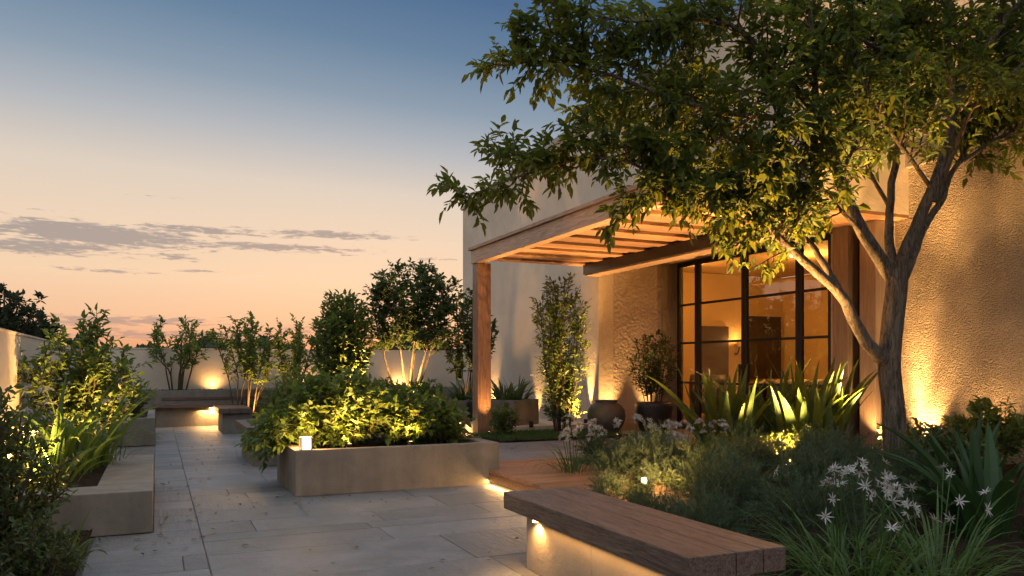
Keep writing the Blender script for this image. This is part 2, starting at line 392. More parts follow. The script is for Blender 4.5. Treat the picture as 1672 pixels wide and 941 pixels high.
ccol = h.mix(h.ramp(Z, [(.02, g(0)), (.13, g(1))]), lin(178,146,138), lin(146,138,140))
base = h.mix(h.m('MULTIPLY', cl, .78), base, ccol)
nish = h.n('ShaderNodeTexSky', sky_type='NISHITA', sun_disc=False, sun_elevation=SUN_EL, sun_rotation=-SUN_AZ, air_density=1.0, dust_density=1.0)
bg1 = h.n('ShaderNodeBackground', {0: base, 1: .93}); bg2 = h.n('ShaderNodeBackground', {0: nish.outputs[0], 1: .012})
ad = h.n('ShaderNodeAddShader', {0: bg1.outputs[0], 1: bg2.outputs[0]})
t.links.new(ad.outputs[0], wo.inputs[0])
sd = bpy.data.lights.new('sun', 'SUN'); sd.energy = .22; sd.angle = rad(20); sd.color = (1, .62, .38)
so = bpy.data.objects.new('sun', sd); COL.objects.link(so)
so.rotation_euler = Vector((-math.sin(SUN_AZ)*math.cos(rad(5)), -math.cos(SUN_AZ)*math.cos(rad(5)), -math.sin(rad(5)))).to_track_quat('-Z', 'Y').to_euler()

# ------------------------------------------------------------------ ground
mb = MB(); mb.grid(np.array([[[x, y, -.06] for y in (-300, -20, 0, 30, 200, 1500)] for x in (-900, -40, 0, 30, 300, 1200)], float)); tag(mb.build('terrain', M['meadow']), kind='structure')
mb = MB(); mb.box(-1.5, 8.6, -3, 19.2, -.05, -.012); tag(mb.build('ground', M['grout']), kind='structure')
PB = MB()
def slabs(x0, x1, y0, y1, z, depths, lens, gap=.005, seed=1, th=.05, skip=None, mb=None):
    rr = random.Random(seed); y = y0
    mb = mb or PB
    while y < y1 - .02:
        dd = min(rr.choice(depths), y1 - y)
        if y1 - y - dd < .15: dd = y1 - y
        x = x0 - rr.random()*.5
        while x < x1:
            ll = rr.uniform(*lens); a, b_ = max(x, x0), min(x+ll, x1)
            if x1 - b_ < .12: b_ = x1; 
            if b_ - a > .03 and not (skip and skip(a, b_, y, y+dd)):
                zz = z + rr.uniform(-.0018, .0018)
                mb.box(a+gap/2, b_-gap/2, y+gap/2, y+dd-gap/2, z-th, zz, rnd=rr.random())
            x += ll
            if b_ == x1: break
        y += dd
# border band along the planters, then the main field
slabs(-.42, .30, -2, 6.56, 0, (.30, .42, .36), (.9, 1.2), seed=4)
slabs(.30, 6.95, -2, 6.30, 0, (.46, .62, .78, .62), (.9, 1.9), seed=2)
slabs(-.028, .30, 6.56, 18.2, 0, (.30, .42, .34), (.9, 1.2), seed=5)
slabs(.30, 6.95, 6.30, 18.2, 0, (.34, .46, .58, .42), (.6, 1.3), seed=3)
tag(PB.build('paving', M['paving'], bevel=.004, segs=1), kind='structure')
mb = MB(); mb.box(3.42, 8.6, 8.52, 11.85, -.02, .11); mb.box(6.0, 8.6, 7.2, 8.52, -.02, .108)
tag(mb.build('terrace_base', M['grout']), kind='structure')
TB = MB(); slabs(3.40, 8.6, 8.50, 11.85, .15, (.7, .9, .8), (.9, 1.6), seed=11, mb=TB, th=.04)
slabs(6.0, 8.6, 7.2, 8.50, .15, (.65,), (.9, 1.6), seed=12, mb=TB, th=.04)
tag(TB.build('terrace', M['paving'], bevel=.004, segs=1), kind='structure')

def mound(name, poly_fn, x0, x1, y0, y1, z, amp, n, seed):
    """soil sheet with lumps over a rectangle"""
    rr = np.random.default_rng(seed); xs = np.linspace(x0, x1, n); ys = np.linspace(y0, y1, int(n*(y1-y0)/(x1-x0))+2)
    P = np.zeros((len(xs), len(ys), 3)); P[...,0] = xs[:,None]; P[...,1] = ys[None,:]
    zz = rr.random((len(xs), len(ys)))*amp
    for f in (1.3, 3.1): zz += amp*.6*np.sin(P[...,0]*f*2+seed)*np.cos(P[...,1]*f*1.7)
    P[...,2] = z + zz
    if poly_fn: P = poly_fn(P)
    mb = MB(); mb.grid(P)
    return tag(mb.build(name, M['soil'], smooth=True), kind='structure')
mound('soil', None, -1.5, -.43, -2, 6.52, .03, .03, 40, 1)
def bedshape(P):
    # near bed behind the bench: its front edge runs along the bench, then swings away round the deck
    y = P[...,1]; xe = np.interp(y, [-2, 4.9, 5.9, 6.6, 7.3, 8.2], [2.68, 2.70, 3.3, 4.38, 4.42, 4.6])
    f = (P[...,0]-2.66)/(8.58-2.66); P[...,0] = xe + f*(8.58-xe); P[...,2] += .1*np.clip(f*8, 0, 1) + .03; return P
mound('soil', bedshape, 2.66, 8.58, -2, 8.2, .05, .03, 90, 2)
mound('soil', None, 4.55, 6.9, 10.55, 11.82, .155, .02, 30, 3)
mound('soil', None, -1.4, 6.9, 18.42, 18.98, .70, .02, 60, 4)

# ------------------------------------------------------------------ walls and planters
def planter(name, x0, x1, y0, y1, z0, z1, rim, label, group=None, rimx=None, soil_drop=.06, mat=None, rz=0):
    rx = rimx or rim; c = ((x0+x1)/2, (y0+y1)/2)
    root = thing(name, (c[0], c[1], z0), label, 'planter', group, rz)
    lx, ly, hh = (x1-x0)/2, (y1-y0)/2, z1-z0
    # hollow box: outer shell, rim, inner faces
    O = [(-lx,-ly),(lx,-ly),(lx,ly),(-lx,ly)]; I = [(-lx+rx,-ly+rim),(lx-rx,-ly+rim),(lx-rx,ly-rim),(-lx+rx,ly-rim)]
    V = [(*p,0) for p in O]+[(*p,hh) for p in O]+[(*p,hh) for p in I]+[(*p,hh-.2) for p in I]
    F = [[3,2,1,0]]
    for i in range(4):
        j = (i+1) % 4
        F += [[i,j,4+j,4+i],[4+i,4+j,8+j,8+i],[8+i,8+j,12+j,12+i]]
    mb = MB(); mb.add(V, F); mb.build('planter_box', mat or M['concrete'], root, bevel=.008, local=True)
    n = 14; xs = np.linspace(-lx+rx+.001, lx-rx-.001, n); ys = np.linspace(-ly+rim+.001, ly-rim-.001, n)
    P = np.zeros((n,n,3)); P[...,0] = xs[:,None]; P[...,1] = ys[None,:]; P[...,2] = hh-soil_drop + RNG.random((n,n))*.03
    mb = MB(); mb.grid(P); mb.build('soil', M['soil'], root, smooth=True, local=True)
    return root
planter('concrete_planter', 1.215, 3.35, 7.79, 9.06, 0, .445, .11, 'long low concrete planter in the middle of the paving, lantern on its rim', rimx=.14)
planter('concrete_planter', -1.40, -.03, 6.57, 9.30, 0, .318, .42, 'low wide rimmed concrete planter of sword leaved irises beside the path', rimx=.40, soil_drop=.03)
planter('concrete_planter', -1.40, -.03, 13.9, 16.6, 0, .44, .12, 'grey concrete planter at the path edge just before the long back bench', rimx=.12)
planter('raised_planter', 2.1, 4.85, 13.7, 15.7, 0, .60, .14, 'long raised planter holding the multi stemmed tree behind the shrubs')
planter('concrete_planter', 5.0, 5.95, 14.0, 14.7, 0, .62, .08, 'small concrete planter with a fern behind the pergola post')
planter('concrete_planter', 5.15, 5.95, 12.1, 12.8, .27, .70, .06, 'square grey concrete planter of strap leaves on the low stone platform', rz=rad(33))
planter('concrete_planter', 1.55, 2.75, 10.2, 11.9, 0, .42, .1, 'concrete planter right behind the nearer of the two small path benches')

# left and back garden walls
gw = thing('garden_wall', (-1.6, 10, 0), 'pale rendered wall running along the shrub side of the path', 'wall')
mb = MB(); mb.box(-1.72, -1.52, -2, 19.2, -.06, 1.64); mb.build('wall_body', M['render'], gw)
mb = MB(); mb.box(-1.73, -1.51, -2, 19.2, 1.641, 1.67); mb.build('coping', M['render'], gw, bevel=.005)
bw = thing('garden_wall', (2.7, 19.1, 0), 'pale rendered back wall with glowing patches behind the long bench', 'wall')
mb = MB(); mb.box(-1.515, 6.965, 19.0, 19.2, -.06, 1.645); mb.build('wall_body', M['render'], bw)
mb = MB(); mb.box(-1.505, 6.965, 18.985, 19.21, 1.646, 1.675); mb.build('coping', M['render'], bw, bevel=.005)

# long back bench
bb = thing('long_bench', (1.5, 18.1, 0), 'long concrete bench with dark timber seat against the back wall', 'bench')
mb = MB(); mb.box(-.02, 3.6, 18.02, 18.26, 0, .40); mb.build('bench_base', M['concrete'], bb, bevel=.006)
mb = MB()
mb.box(-.05, 3.65, 17.86, 18.06, .405, .475); mb.box(-.05, 3.65, 18.066, 18.25, .405, .475); mb.build('seat', M['bench_wood_x'], bb, bevel=.004)
mb = MB(); mb.box(-.05, 3.65, 18.262, 18.42, 0, .755); mb.build('backrest', M['concrete'], bb, bevel=.006)
for xa, xb in ((-1.45, -.052), (3.652, 6.95)):
    mb = MB(); mb.box(xa, xb, 18.30, 18.42, 0, .75); mb.build('end_wall', M['concrete'], bb, bevel=.006)
mb = MB(); mb.box(.1, 3.5, 18.245, 18.258, .55, .61); mb.build('back_rail', M['bench_wood_x'], bb, bevel=.003)
mb = MB(); mb.box(1.02, 1.10, 17.985, 18.018, .355, .39); ls = mb.build('step_lamp', M['lamp'], bb)
light('AREA', 'step_light', (1.06, 17.97, .36), bb, 22.0, aim=(0, -.45, -1), shape='RECTANGLE', size=.5, size_y=.06)
light('SPOT', 'step_glow', (1.06, 17.93, .37), bb, 26, aim=(0, .35, -1), spot_size=rad(140), spot_blend=.9, shadow_soft_size=.03)

# small path benches
def path_bench(x0, x1, y0, y1, zt, th, label, lens=True):
    r_ = thing('path_bench', ((x0+x1)/2, (y0+y1)/2, 0), label, 'bench', 'small benches along the path')
    mb = MB(); mb.box(x0+.08, x1-.02, y0+.10, y1-.1, 0, zt-th-.003); mb.build('bench_base', M['concrete'], r_, bevel=.006)
    mb = MB(); n = 3; ww = (x1-x0)/n
    for i in range(n): mb.box(x0+i*ww+.002, x0+(i+1)*ww-.002, y0, y1, zt-th, zt)
    mb.build('seat', M['bench_wood'], r_, bevel=.004)
    return r_
path_bench(1.02, 1.50, 10.3, 11.9, .50, .11, 'small timber topped bench half covered by the overhanging planter shrub')
path_bench(1.04, 1.62, 15.6, 17.0, .48, .09, 'small timber topped bench on a pale base nearest the back wall')
pb = thing('low_bench', (4.5, 13.1, 0), 'low timber bench with glowing underside behind the pergola post', 'bench')
mb = MB(); mb.box(4.05, 4.95, 13.0, 13.28, 0, .28); mb.build('bench_base', M['concrete'], pb, bevel=.005)
mb = MB(); mb.box(4.0, 5.0, 12.9, 13.09, .285, .36); mb.box(4.0, 5.0, 13.096, 13.29, .285, .36); mb.build('seat', M['bench_wood_x'], pb, bevel=.004)
mb = MB(); mb.box(4.1, 4.9, 12.96, 12.975, .27, .284); mb.build('led_strip', M['led'], pb)
light('AREA', 'strip_light', (4.5, 12.94, .26), pb, 18, aim=(0, -.2, -1), shape='RECTANGLE', size=.8, size_y=.04)

# near bench
nb = thing('timber_bench', (2.3, 3.7, 0), 'big near bench with thick dark timber top on a warmly lit pale base', 'bench')
mb = MB()
for (a, b_) in ((2.035, 2.285), (2.290, 2.435), (2.440, 2.565)): mb.box(a, b_, 2.72, 4.66, .343, .45, rnd=random.uniform(.3,.7))
mb.build('seat', M['bench_wood'], nb, bevel=.005)
mb = MB(); mb.box(2.095, 2.52, 2.9, 3.64, 0, .336); mb.box(2.095, 2.52, 3.644, 4.44, 0, .336); mb.build('bench_base', M['bench_base'], nb, bevel=.004)
mb = MB(); mb.lathe([(.018,.322),(.018,.333),(0,.333)], 14, (2.068, 4.26, 0)); mb.lathe([(.018,.322),(0,.322)], 14, (2.068, 4.26, 0)); mb.build('downlight', M['led'], nb)
light('SPOT', 'downlight_beam', (2.066, 4.26, .316), nb, 13, aim=(.02, -.05, -1), spot_size=rad(150), spot_blend=.8, shadow_soft_size=.012)
light('AREA', 'strip_light', (2.05, 3.5, .315), nb, 2.0, aim=(-.12, 0, -1), shape='RECTANGLE', size=1.4, size_y=.015)

# deck step
dk = thing('timber_deck', (4.2, 7.2, 0), 'low reddish timber deck step with light under its edge', 'deck')
mb = MB(); y = 6.17
while y < 8.45:
    mb.box(3.235, 4.42, y, y+.135, .118, .152, rnd=random.random()); y += .14
mb.build('deck_boards', M['deck'], dk, bevel=.003)
mb = MB(); mb.box(3.232, 3.268, 6.17, 8.47, .035, .117); mb.build('fascia', M['deck'], dk, bevel=.003)
mb = MB(); mb.box(3.30, 4.40, 6.2, 8.4, -.01, .117); mb.build('deck_frame', M['black'], dk)
mb = MB(); mb.box(3.275, 3.290, 6.3, 8.3, .02, .034); mb.build('led_strip', M['led'], dk)
light('AREA', 'strip_light', (3.222, 7.35, .045), dk, 14, aim=(-.75, 0, -.7), shape='RECTANGLE', size=1.7, size_y=.03)

# low stone platform under the square planter
mb = MB(); mb.box(4.95, 6.94, 11.92, 13.35, 0, .27); sp = mb.build('stone_platform', M['render'], bevel=.008); tag(sp, 'low pale stone platform under the square planter by the house wall', 'platform')

# ------------------------------------------------------------------ house
hs = thing('house', (8.6, 11.85, 0), 'pale rendered house with sloping roof edge and a tall black glazed front', 'house')
YF, YE, YN = 11.85, 18.5, 7.0
zr = lambda y: 5.62 + (YF - y)*.0675
mb = MB(); mb.prism([(YF, -.05), (YE, -.05), (YE, zr(YE)), (YF, zr(YF))], 0, 6.97, 7.27); mb.build('side_wall', M['render'], hs)
mb = MB(); mb.prism([(YN, 3.16), (YF-.002, 3.16), (YF-.002, zr(YF)), (YN, zr(YN))], 0, 6.97, 7.27)
mb.box(7.27, 8.6, YN, YN+.3, 3.16, zr(YN)-.02); mb.build('upper_wall', M['render'], hs)
mb = MB(); mb.prism([(YN-.05, zr(YN-.05)+.002), (YE+.05, zr(YE+.05)+.002), (YE+.05, zr(YE+.05)+.11), (YN-.05, zr(YN-.05)+.11)], 0, 6.93, 7.31); mb.build('coping', M['coping'], hs, bevel=.004)
mb = MB(); mb.prism([(YN, zr(YN)-.3), (YE, zr(YE)-.3), (YE, zr(YE)-.15), (YN, zr(YN)-.15)], 0, 7.27, 14.0); mb.build('roof', M['coping'], hs)
mb = MB(); mb.box(7.275, 14.0, YE-.3, YE, -.05, zr(YE)-.32); mb.build('end_wall', M['render'], hs)
mb = MB(); mb.box(7.275, 8.27, YF, YF+.3, .0, 3.16); mb.build('recess_wall', M['stucco_fine'], hs)
mb = MB(); mb.box(8.272, 8.72, YF-.035, YF+.3, .0, 3.16); mb.build('pier', M['stucco'], hs)
mb = MB(); y = YN
while y < YF-.05:
    mb.box(6.96, 8.72, y, min(y+.14, YF-.037), 3.12, 3.155); y += .145
mb.build('porch_ceiling', M['cedar_x'], hs)
mb = MB(); mb.box(8.6, 8.9, -2, 7.70, -.05, .822); mb.box(8.6, 8.9, -2, 7.70, .829, 3.74); mb.box(8.62, 8.88, -2, 7.69, .80, .84); mb.build('garden_side_wall', M['stucco'], hs)
mb = MB(); mb.box(8.54, 8.9, -2, 7.70, 3.742, 4.0); mb.build('stone_band', M['concrete'], hs, bevel=.01)
mb = MB(); mb.box(8.62, 8.9, -2, 7.0, 4.002, 6.6); mb.build('storey_wall', M['render'], hs)
mb = MB(); mb.box(8.6, 14.0, -2, 7.0, 6.6, 6.75); mb.build('flat_roof', M['coping'], hs)
# steel beam
mb = MB(); mb.box(6.66, 6.95, 6.9, 11.845, 2.985, 3.0); mb.box(6.66, 6.675, 6.9, 11.845, 2.852, 2.985); mb.box(6.66, 6.95, 6.9, 11.845, 2.838, 2.852)
mb.build('steel_beam', M['steel'], hs)
mb = MB(); mb.box(6.69, 6.95, 6.9, 11.84, 2.815, 2.836); mb.build('beam_soffit', M['cedar_y'], hs)
# glazing in the plane x = 8.6 .. 8.66 between y = 8.3 and 11.65
G0, G1, GZ0, GZ1 = 8.22, 11.81, .15, 3.11
XG0, XG1 = 8.572, 8.622
cuts = [11.79, 11.19, 10.00, 8.83, 8.24]      # centre lines of jamb, stile, meeting stile, stile, jamb
zb = [.20, .98, 1.68, 2.36, 3.08]
def sash(name, ya, yb, wa, wb, parent):
    mb = MB(); mb.box(XG0, XG1, yb-wb, yb, GZ0, GZ1); mb.box(XG0, XG1, ya, ya+wa, GZ0, GZ1)
    for i, z in enumerate(zb):
        hw = .045 if i in (0, 4) else .019
        mb.box(XG0+.006, XG1-.006, ya+wa, yb-wb, z-hw, z+hw)
    f = mb.build(name, M['black'], parent, bevel=.003, segs=1)
    mb = MB()
    for z0, z1 in zip(zb[:-1], zb[1:]):
        xg = 8.598; mb.add([(xg, ya+wa, z0), (xg, yb-wb, z0), (xg, yb-wb, z1), (xg, ya+wa, z1)], [[0,3,2,1]])
    mb.build('glass', M['glass'], f)
    bpy.data.objects[f.name]; return f
sash('side_window', 11.22, 11.80, .07, .07, hs)
d1 = sash('glazed_door', 10.02, 11.215, .062, .062, hs)
d2 = sash('glazed_door', 8.84, 10.015, .062, .062, hs)
sash('side_window', 8.22, 8.835, .062, .062, hs)
for dd, y in ((d1, 10.07), (d2, 9.96)):
    mb = MB(); mb.box(XG0-.03, XG0-.002, y-.085, y+.045, 1.02, 1.30); mb.tube([(XG0-.03, y, 1.2), (XG0-.09, y, 1.2), (XG0-.09, y-.12, 1.2)], .011, 8); mb.build('handle', M['black'], dd, bevel=.003)
mb = MB(); mb.box(8.50, 8.72, G0-.1, 11.812, 3.112, 3.119); mb.build('lintel', M['black'], hs)
mb = MB(); mb.box(8.56, 8.72, 7.2, 8.215, .15, 3.12); mb.build('door_jamb_panel', M['stucco_fine'], hs)
# room behind the glass
mb = MB(); mb.box(8.7, 13.1, 7.0, 14.1, .10, .148); mb.build('room_floor', M['inner_floor'], hs)
mb = MB(); mb.box(8.73, 13.2, 14.0, 14.15, .149, 3.3); mb.box(13.1, 13.25, 6.9, 14.0, .149, 3.3); mb.box(8.91, 13.1, 6.85, 7.0, .149, 3.3); mb.box(8.722, 8.85, YF+.31, 14.0, .149, 3.3); mb.build('room_wall', M['inner_wall'], hs)
mb = MB(); mb.box(8.73, 13.1, 6.9, 14.1, 3.31, 3.40); mb.build('room_ceiling', M['inner_wall'], hs)
mb = MB(); mb.lathe([(.10,.0),(.10,.02),(0,.02)], 16, (10.6, 11.0, 3.27)); cl_ = mb.build('ceiling_lamp', M['lamp'], hs)
light('POINT', 'room_light', (10.9, 10.8, 2.9), hs, 140, (1, .46, .10), shadow_soft_size=.2)
light('POINT', 'room_light', (9.6, 12.6, 2.6), hs, 60, (1, .46, .10), shadow_soft_size=.15)
# wall sconce / lit panel beside the glazing
def at_X(px, py, Xw):
    tt = Xw/(FW[0] + (px-CXP)/FPX*RT[0]); return at(px, py, tt)

wa = thing('wall_art', (12.5, 13.95, 1.1), 'big dark square panel on the lit wall inside the room', 'wall art', 'dark panels inside the room')
mb = MB(); mb.box(11.9, 13.0, 13.93, 13.985, 1.0, 2.40); mb.build('panel', M['dark_panel'], wa, bevel=.006)
wa2 = thing('wall_art', (11.1, 13.95, 1.1), 'narrow dark panel inside the room seen through the first glazed door', 'wall art', 'dark panels inside the room')
mb = MB(); mb.box(10.7, 11.5, 13.93, 13.985, .95, 2.15); mb.build('panel', M['dark_panel'], wa2, bevel=.006)
sc_ = thing('wall_sconce', (11.72, 13.98, 1.55), 'small dark wall sconce between the two dark panels indoors', 'sconce')
mb = MB(); mb.tube([(11.72, 13.99, 1.55), (11.72, 13.90, 1.55), (11.72, 13.86, 1.62), (11.72, 13.84, 1.72)], .018, 8); mb.build('arm', M['black'], sc_, smooth=True)
mb = MB(); mb.lathe([(.03,0),(.07,.12),(.065,.12),(.025,.0)], 16, (11.72, 13.84, 1.70)); mb.build('lamp_shade', M['throw'], sc_, smooth=True)
light('POINT', 'sconce_light', (11.72, 13.80, 1.86), sc_, 12, (1, .5, .14), shadow_soft_size=.04)
sf = thing('sofa', (10.3, 10.9, .15), 'brown sofa inside the glazed room', 'sofa')
mb = MB(); mb.box(9.2, 11.5, 10.45, 11.35, .25, .58); mb.box(9.2, 11.5, 10.40, 10.62, .5, .93); mb.box(9.2, 9.42, 10.62, 11.35, .5, .78); mb.box(11.28, 11.5, 10.62, 11.35, .5, .78); mb.build('frame', M['sofa'], sf, bevel=.04, segs=3)
mb = MB(); mb.box(9.44, 10.35, 10.64, 11.33, .585, .72); mb.box(10.36, 11.26, 10.64, 11.33, .585, .72); mb.build('cushion', M['sofa'], sf, bevel=.04, segs=3)
for lx_, ly_ in ((9.3, 10.5), (11.4, 10.5), (9.3, 11.25), (11.4, 11.25)):
    mb = MB(); mb.box(lx_-.03, lx_+.03, ly_-.03, ly_+.03, .15, .25); mb.build('foot', M['black'], sf)
xs = np.linspace(9.35, 10.7, 40); ws = np.linspace(0, 1, 14)
P = np.zeros((40, 14, 3))
for i, x in enumerate(xs):
    for j, w_ in enumerate(ws):
        a = (w_-.5)*2
        fold = .03*math.sin(x*19+w_*5)+.02*math.sin(x*41)
        P[i,j] = (x+.02*math.sin(w_*9), 10.51+.15*np.clip(a*2.2, -1, 1)+.015*math.sin(x*23), 1.0+fold - max(0, abs(a)-.45)*.55)
mb = MB(); mb.grid(P); tag(mb.build('throw_blanket', M['throw'], smooth=True), 'crumpled cream throw lying over the back of the sofa', 'throw')
ct = thing('coffee_table', (9.6, 9.7, .15), 'low dark table close behind the glass', 'table')
mb = MB(); mb.box(9.1, 10.2, 9.3, 10.0, .50, .55); mb.build('tabletop', M['bench_wood_x'], ct, bevel=.008)
for a, b_ in ((9.16, 9.36), (10.14, 9.36), (9.16, 9.94), (10.14, 9.94)):
    mb = MB(); mb.box(a-.025, a+.025, b_-.025, b_+.025, .15, .499); mb.build('leg', M['black'], ct)
ch = thing('round_chair', (9.15, 11.6, .15), 'dark rounded chair back behind the door handles', 'chair')
mb = MB(); th = np.linspace(-1.9, 1.9, 24); P = np.array([[[9.25-.34*math.cos(a)*s, 11.75+.34*math.sin(a)*s, z] for z, s in ((.42, 1), (.95, 1.08), (1.12, 1.0), (1.12, .9), (.95, .93), (.42, .9))] for a in th]); mb.grid(P); mb.build('backrest', M['pot'], ch, smooth=True)
mb = MB(); mb.lathe([(0,.56),(.28,.56),(.32,.50),(.32,.42),(0,.42)], 28, (9.25, 11.75, 0)); mb.build('seat', M['sofa'], ch, smooth=True)
mb = MB(); mb.lathe([(.0,.42),(.04,.41),(.04,.2),(.22,.16),(.22,.15),(0,.15)], 20, (9.25, 11.75, 0)); mb.build('pedestal', M['black'], ch, smooth=True)

# ------------------------------------------------------------------ pergola
pg = thing('pergola', (4.8, 11.9, .15), 'open timber pergola on a square post joined to the house front', 'pergola')
mb = MB(); mb.box(4.70, 4.93, 11.80, 12.03, .0, 2.93); mb.build('post', M['cedar_z'], pg, bevel=.006)
mb = MB(); mb.box(4.68, 4.84, 6.9, 12.05, 2.935, 3.15); mb.build('beam', M['cedar_y'], pg, bevel=.006)
mb = MB(); mb.box(4.64, 4.90, 6.86, 12.09, 3.153, 3.20); mb.build('cap_board', M['cedar_y'], pg, bevel=.004)
y = 11.90; k_ = 0
while y > 7.1:
    mb = MB(); mb.box(4.842, 6.94, y-.11, y+.11, 3.003+.03*(k_%2), 3.15); mb.build('rafter', M['cedar_x'], pg, bevel=.004, segs=1); y -= .30; k_ += 1
mb = MB(); x = 4.92
while x < 6.95:
    mb.box(x, x+.135, 6.88, 12.07, 3.155, 3.175, rnd=random.random()); x += .15
mb.build('roof_boards', M['cedar_y'], pg)
mb = MB(); mb.box(4.842, 6.655, 6.84, 6.96, 2.90, 3.00); mb.build('header_beam', M['cedar_x'], pg, bevel=.005)
mb = MB(); mb.box(8.30, 8.55, 7.68, 7.94, .15, 3.115); mb.build('post', M['grey_timber'], pg, bevel=.006)
mb = MB(); mb.box(8.28, 8.52, 7.22, 7.47, .15, 3.115); mb.build('post', M['grey_timber'], pg, bevel=.006)
mb = MB(); mb.box(8.46, 8.558, 7.50, 7.66, .15, 3.11); mb.build('steel_plate', M['steel'], pg)
# ------------------------------------------------------------------ urn and pots
ur = thing('round_urn', (6.78, 11.28, .15), 'squat round dark glazed urn standing by the house corner', 'urn')
mb = MB(); mb.lathe([(0,0),(.17,0),(.18,.015),(.24,.09),(.30,.20),(.318,.30),(.30,.40),(.25,.475),(.20,.505),(.175,.515),(.185,.54),(.195,.555),(.175,.56),(.155,.54),(.15,.51),(.22,.44),(.26,.3),(.0,.06)], 56, (0,0,0)); mb.build('urn_body', M['urn'], ur, smooth=True, local=True)
def pot(x, y, z, r_, hh, label):
    p = thing('plant_pot', (x, y, z), label, 'pot')
    mb = MB(); mb.lathe([(0,0),(r_*.62,0),(r_*.68,.012),(r_*.86,hh*.3),(r_*.97,hh*.62),(r_,hh*.86),(r_*.985,hh*.985),(r_*.95,hh),(r_*.90,hh*.985),(r_*.89,hh*.88)], 56); mb.build('pot_body', M['pot'], p, smooth=True, local=True)
    mb = MB(); mb.lathe([(r_*.895,hh*.885),(r_*.5,hh*.9),(0,hh*.91)], 40); mb.build('soil', M['soil'], p, local=True)
    return p
pot(7.42, 10.85, .15, .305, .53, 'tapered black pot holding a leafy shrub beside the round urn')
pot(5.45, 13.55, 0, .26, .66, 'dark pot half hidden behind the square concrete planter')

# ------------------------------------------------------------------ lantern on the planter
P0 = at(500.5, 733, 7.95); P0[2] = .446; lx0, ly0 = 1.325, 7.86
ln = thing('cube_lantern', (lx0, ly0, .446), 'small glowing cube lantern on the planter rim', 'lantern')
mb = MB(); mb.box(lx0-.042, lx0+.042, ly0-.042, ly0+.042, .452, .558); mb.build('diffuser', M['lantern'], ln, bevel=.006)
mb = MB()
mb.box(lx0-.055, lx0+.055, ly0-.055, ly0+.055, .446, .4515)
for a in (-1, 1):
    for b_ in (-1, 1): mb.box(lx0+a*.05-.006, lx0+a*.05+.006, ly0+b_*.05-.006, ly0+b_*.05+.006, .452, .56)
mb.build('base_and_frame', M['cedar_z'], ln)
mb = MB(); mb.box(lx0-.056, lx0+.056, ly0-.056, ly0+.056, .5605, .568); mb.build('lid', M['cedar_x'], ln)
light('POINT', 'lantern_light', (lx0+.02, ly0+.13, .60), ln, 36, shadow_soft_size=.05)

# ------------------------------------------------------------------ plants
def perp(d):
    r_ = RNG.normal(size=3); p = np.cross(d, r_); return p/(np.linalg.norm(p)+1e-9)
def unit(v): return v/(np.linalg.norm(v)+1e-9)
UP = np.array([0,0,1.0])
class Plant:
    def __init__(s, leafL, leafW, nleaf=9, droop=.25, out=.9, upn=1.0, curl=.12, tipw=1):
        s.W = MB(); s.pos = []; s.dir = []; s.nrm = []; s.len = []
        s.L, s.Wd, s.nl, s.droop, s.out, s.upn, s.curl = leafL, leafW, nleaf, droop, out, upn, curl
        s.clip = None
    def leafs(s, pts, n=None):
        P = np.asarray(pts); n = n or s.nl
        if s.clip and not s.clip(P[-1]): return
        seg = np.linspace(0, len(P)-1.001, n+1); ph = RNG.random()*6.28
        for k, q in enumerate(seg):
            if q < .15*(len(P)-1): continue
            i = int(q); f = q-i; p = P[i]*(1-f)+P[i+1]*f; d = unit(P[i+1]-P[i])
            last = k == n
            ph += 2.4
            a = unit(np.cross(d, UP + .01)); b = np.cross(a, d)
            side = a*math.cos(ph) + b*math.sin(ph)*.6
            dd = d if last else unit(d*.55 + side*s.out + RNG.normal(size=3)*.18)
            dd = unit(dd + np.array([0,0,-s.droop*RNG.random()*1.5]))
            s.pos.append(p); s.dir.append(dd)
            s.nrm.append(unit(UP*s.upn + RNG.normal(size=3)*.38 + side*.25)); s.len.append(RNG.uniform(.45, 1.2)*(1 if not last else 1.05))
    def sprout(s, pts, r0, lev, C, start=None):
        """C: list per level of dict(sp, len, fwd, up, rad, start)"""
        P = np.asarray(pts, float); c = C[lev]
        sl = np.linalg.norm(np.diff(P, axis=0), axis=1); cum = np.concatenate([[0], np.cumsum(sl)]); tot = cum[-1]
        q = tot*(c.get('start', .25) if start is None else start)
        while q < tot:
            i = min(np.searchsorted(cum, q, 'right')-1, len(sl)-1); f = (q-cum[i])/sl[i]
            p = P[i]*(1-f)+P[i+1]*f; d = (P[i+1]-P[i])/sl[i]
            pr = perp(d); pr[2] *= c.get('flat', 1.0)
            dr = unit(d*c['fwd'] + pr + UP*c['up'])
            ln_ = c['len']*RNG.uniform(.55, 1.15)*(1 - .35*q/tot)
            n = 4; ch = [p]; dc = dr
            for k in range(n):
                dc = unit(dc + RNG.normal(size=3)*.16 + UP*c.get('bend', .05)); ch.append(ch[-1] + dc*ln_/n)
            if not (s.clip and not s.clip(ch[2])):
                rr = min(c['rad'], r0*.6); s.W.tube(ch, np.linspace(rr, rr*.35, n+1), 5 if lev == 0 and len(C) > 1 else 3)
                if lev+1 < len(C): s.sprout(ch, rr, lev+1, C)
                else: s.leafs(ch)
                if lev+1 < len(C): s.leafs(ch[2:], 5)
            q += c['sp']*RNG.uniform(.6, 1.4)
    def finish(s, root, leafmat, barkmat, leafname='leaves', woodname='stem', local=True, keep=None):
        mb = MB(); pos = np.array(s.pos); L = np.array(s.len)
        mb.leaves(pos, np.array(s.dir), np.array(s.nrm), L*s.L, L*s.Wd, s.curl)
        a = s.W.build(woodname, barkmat, root, smooth=True, local=local); b = mb.build(leafname, leafmat, root, local=local)
        return a, b

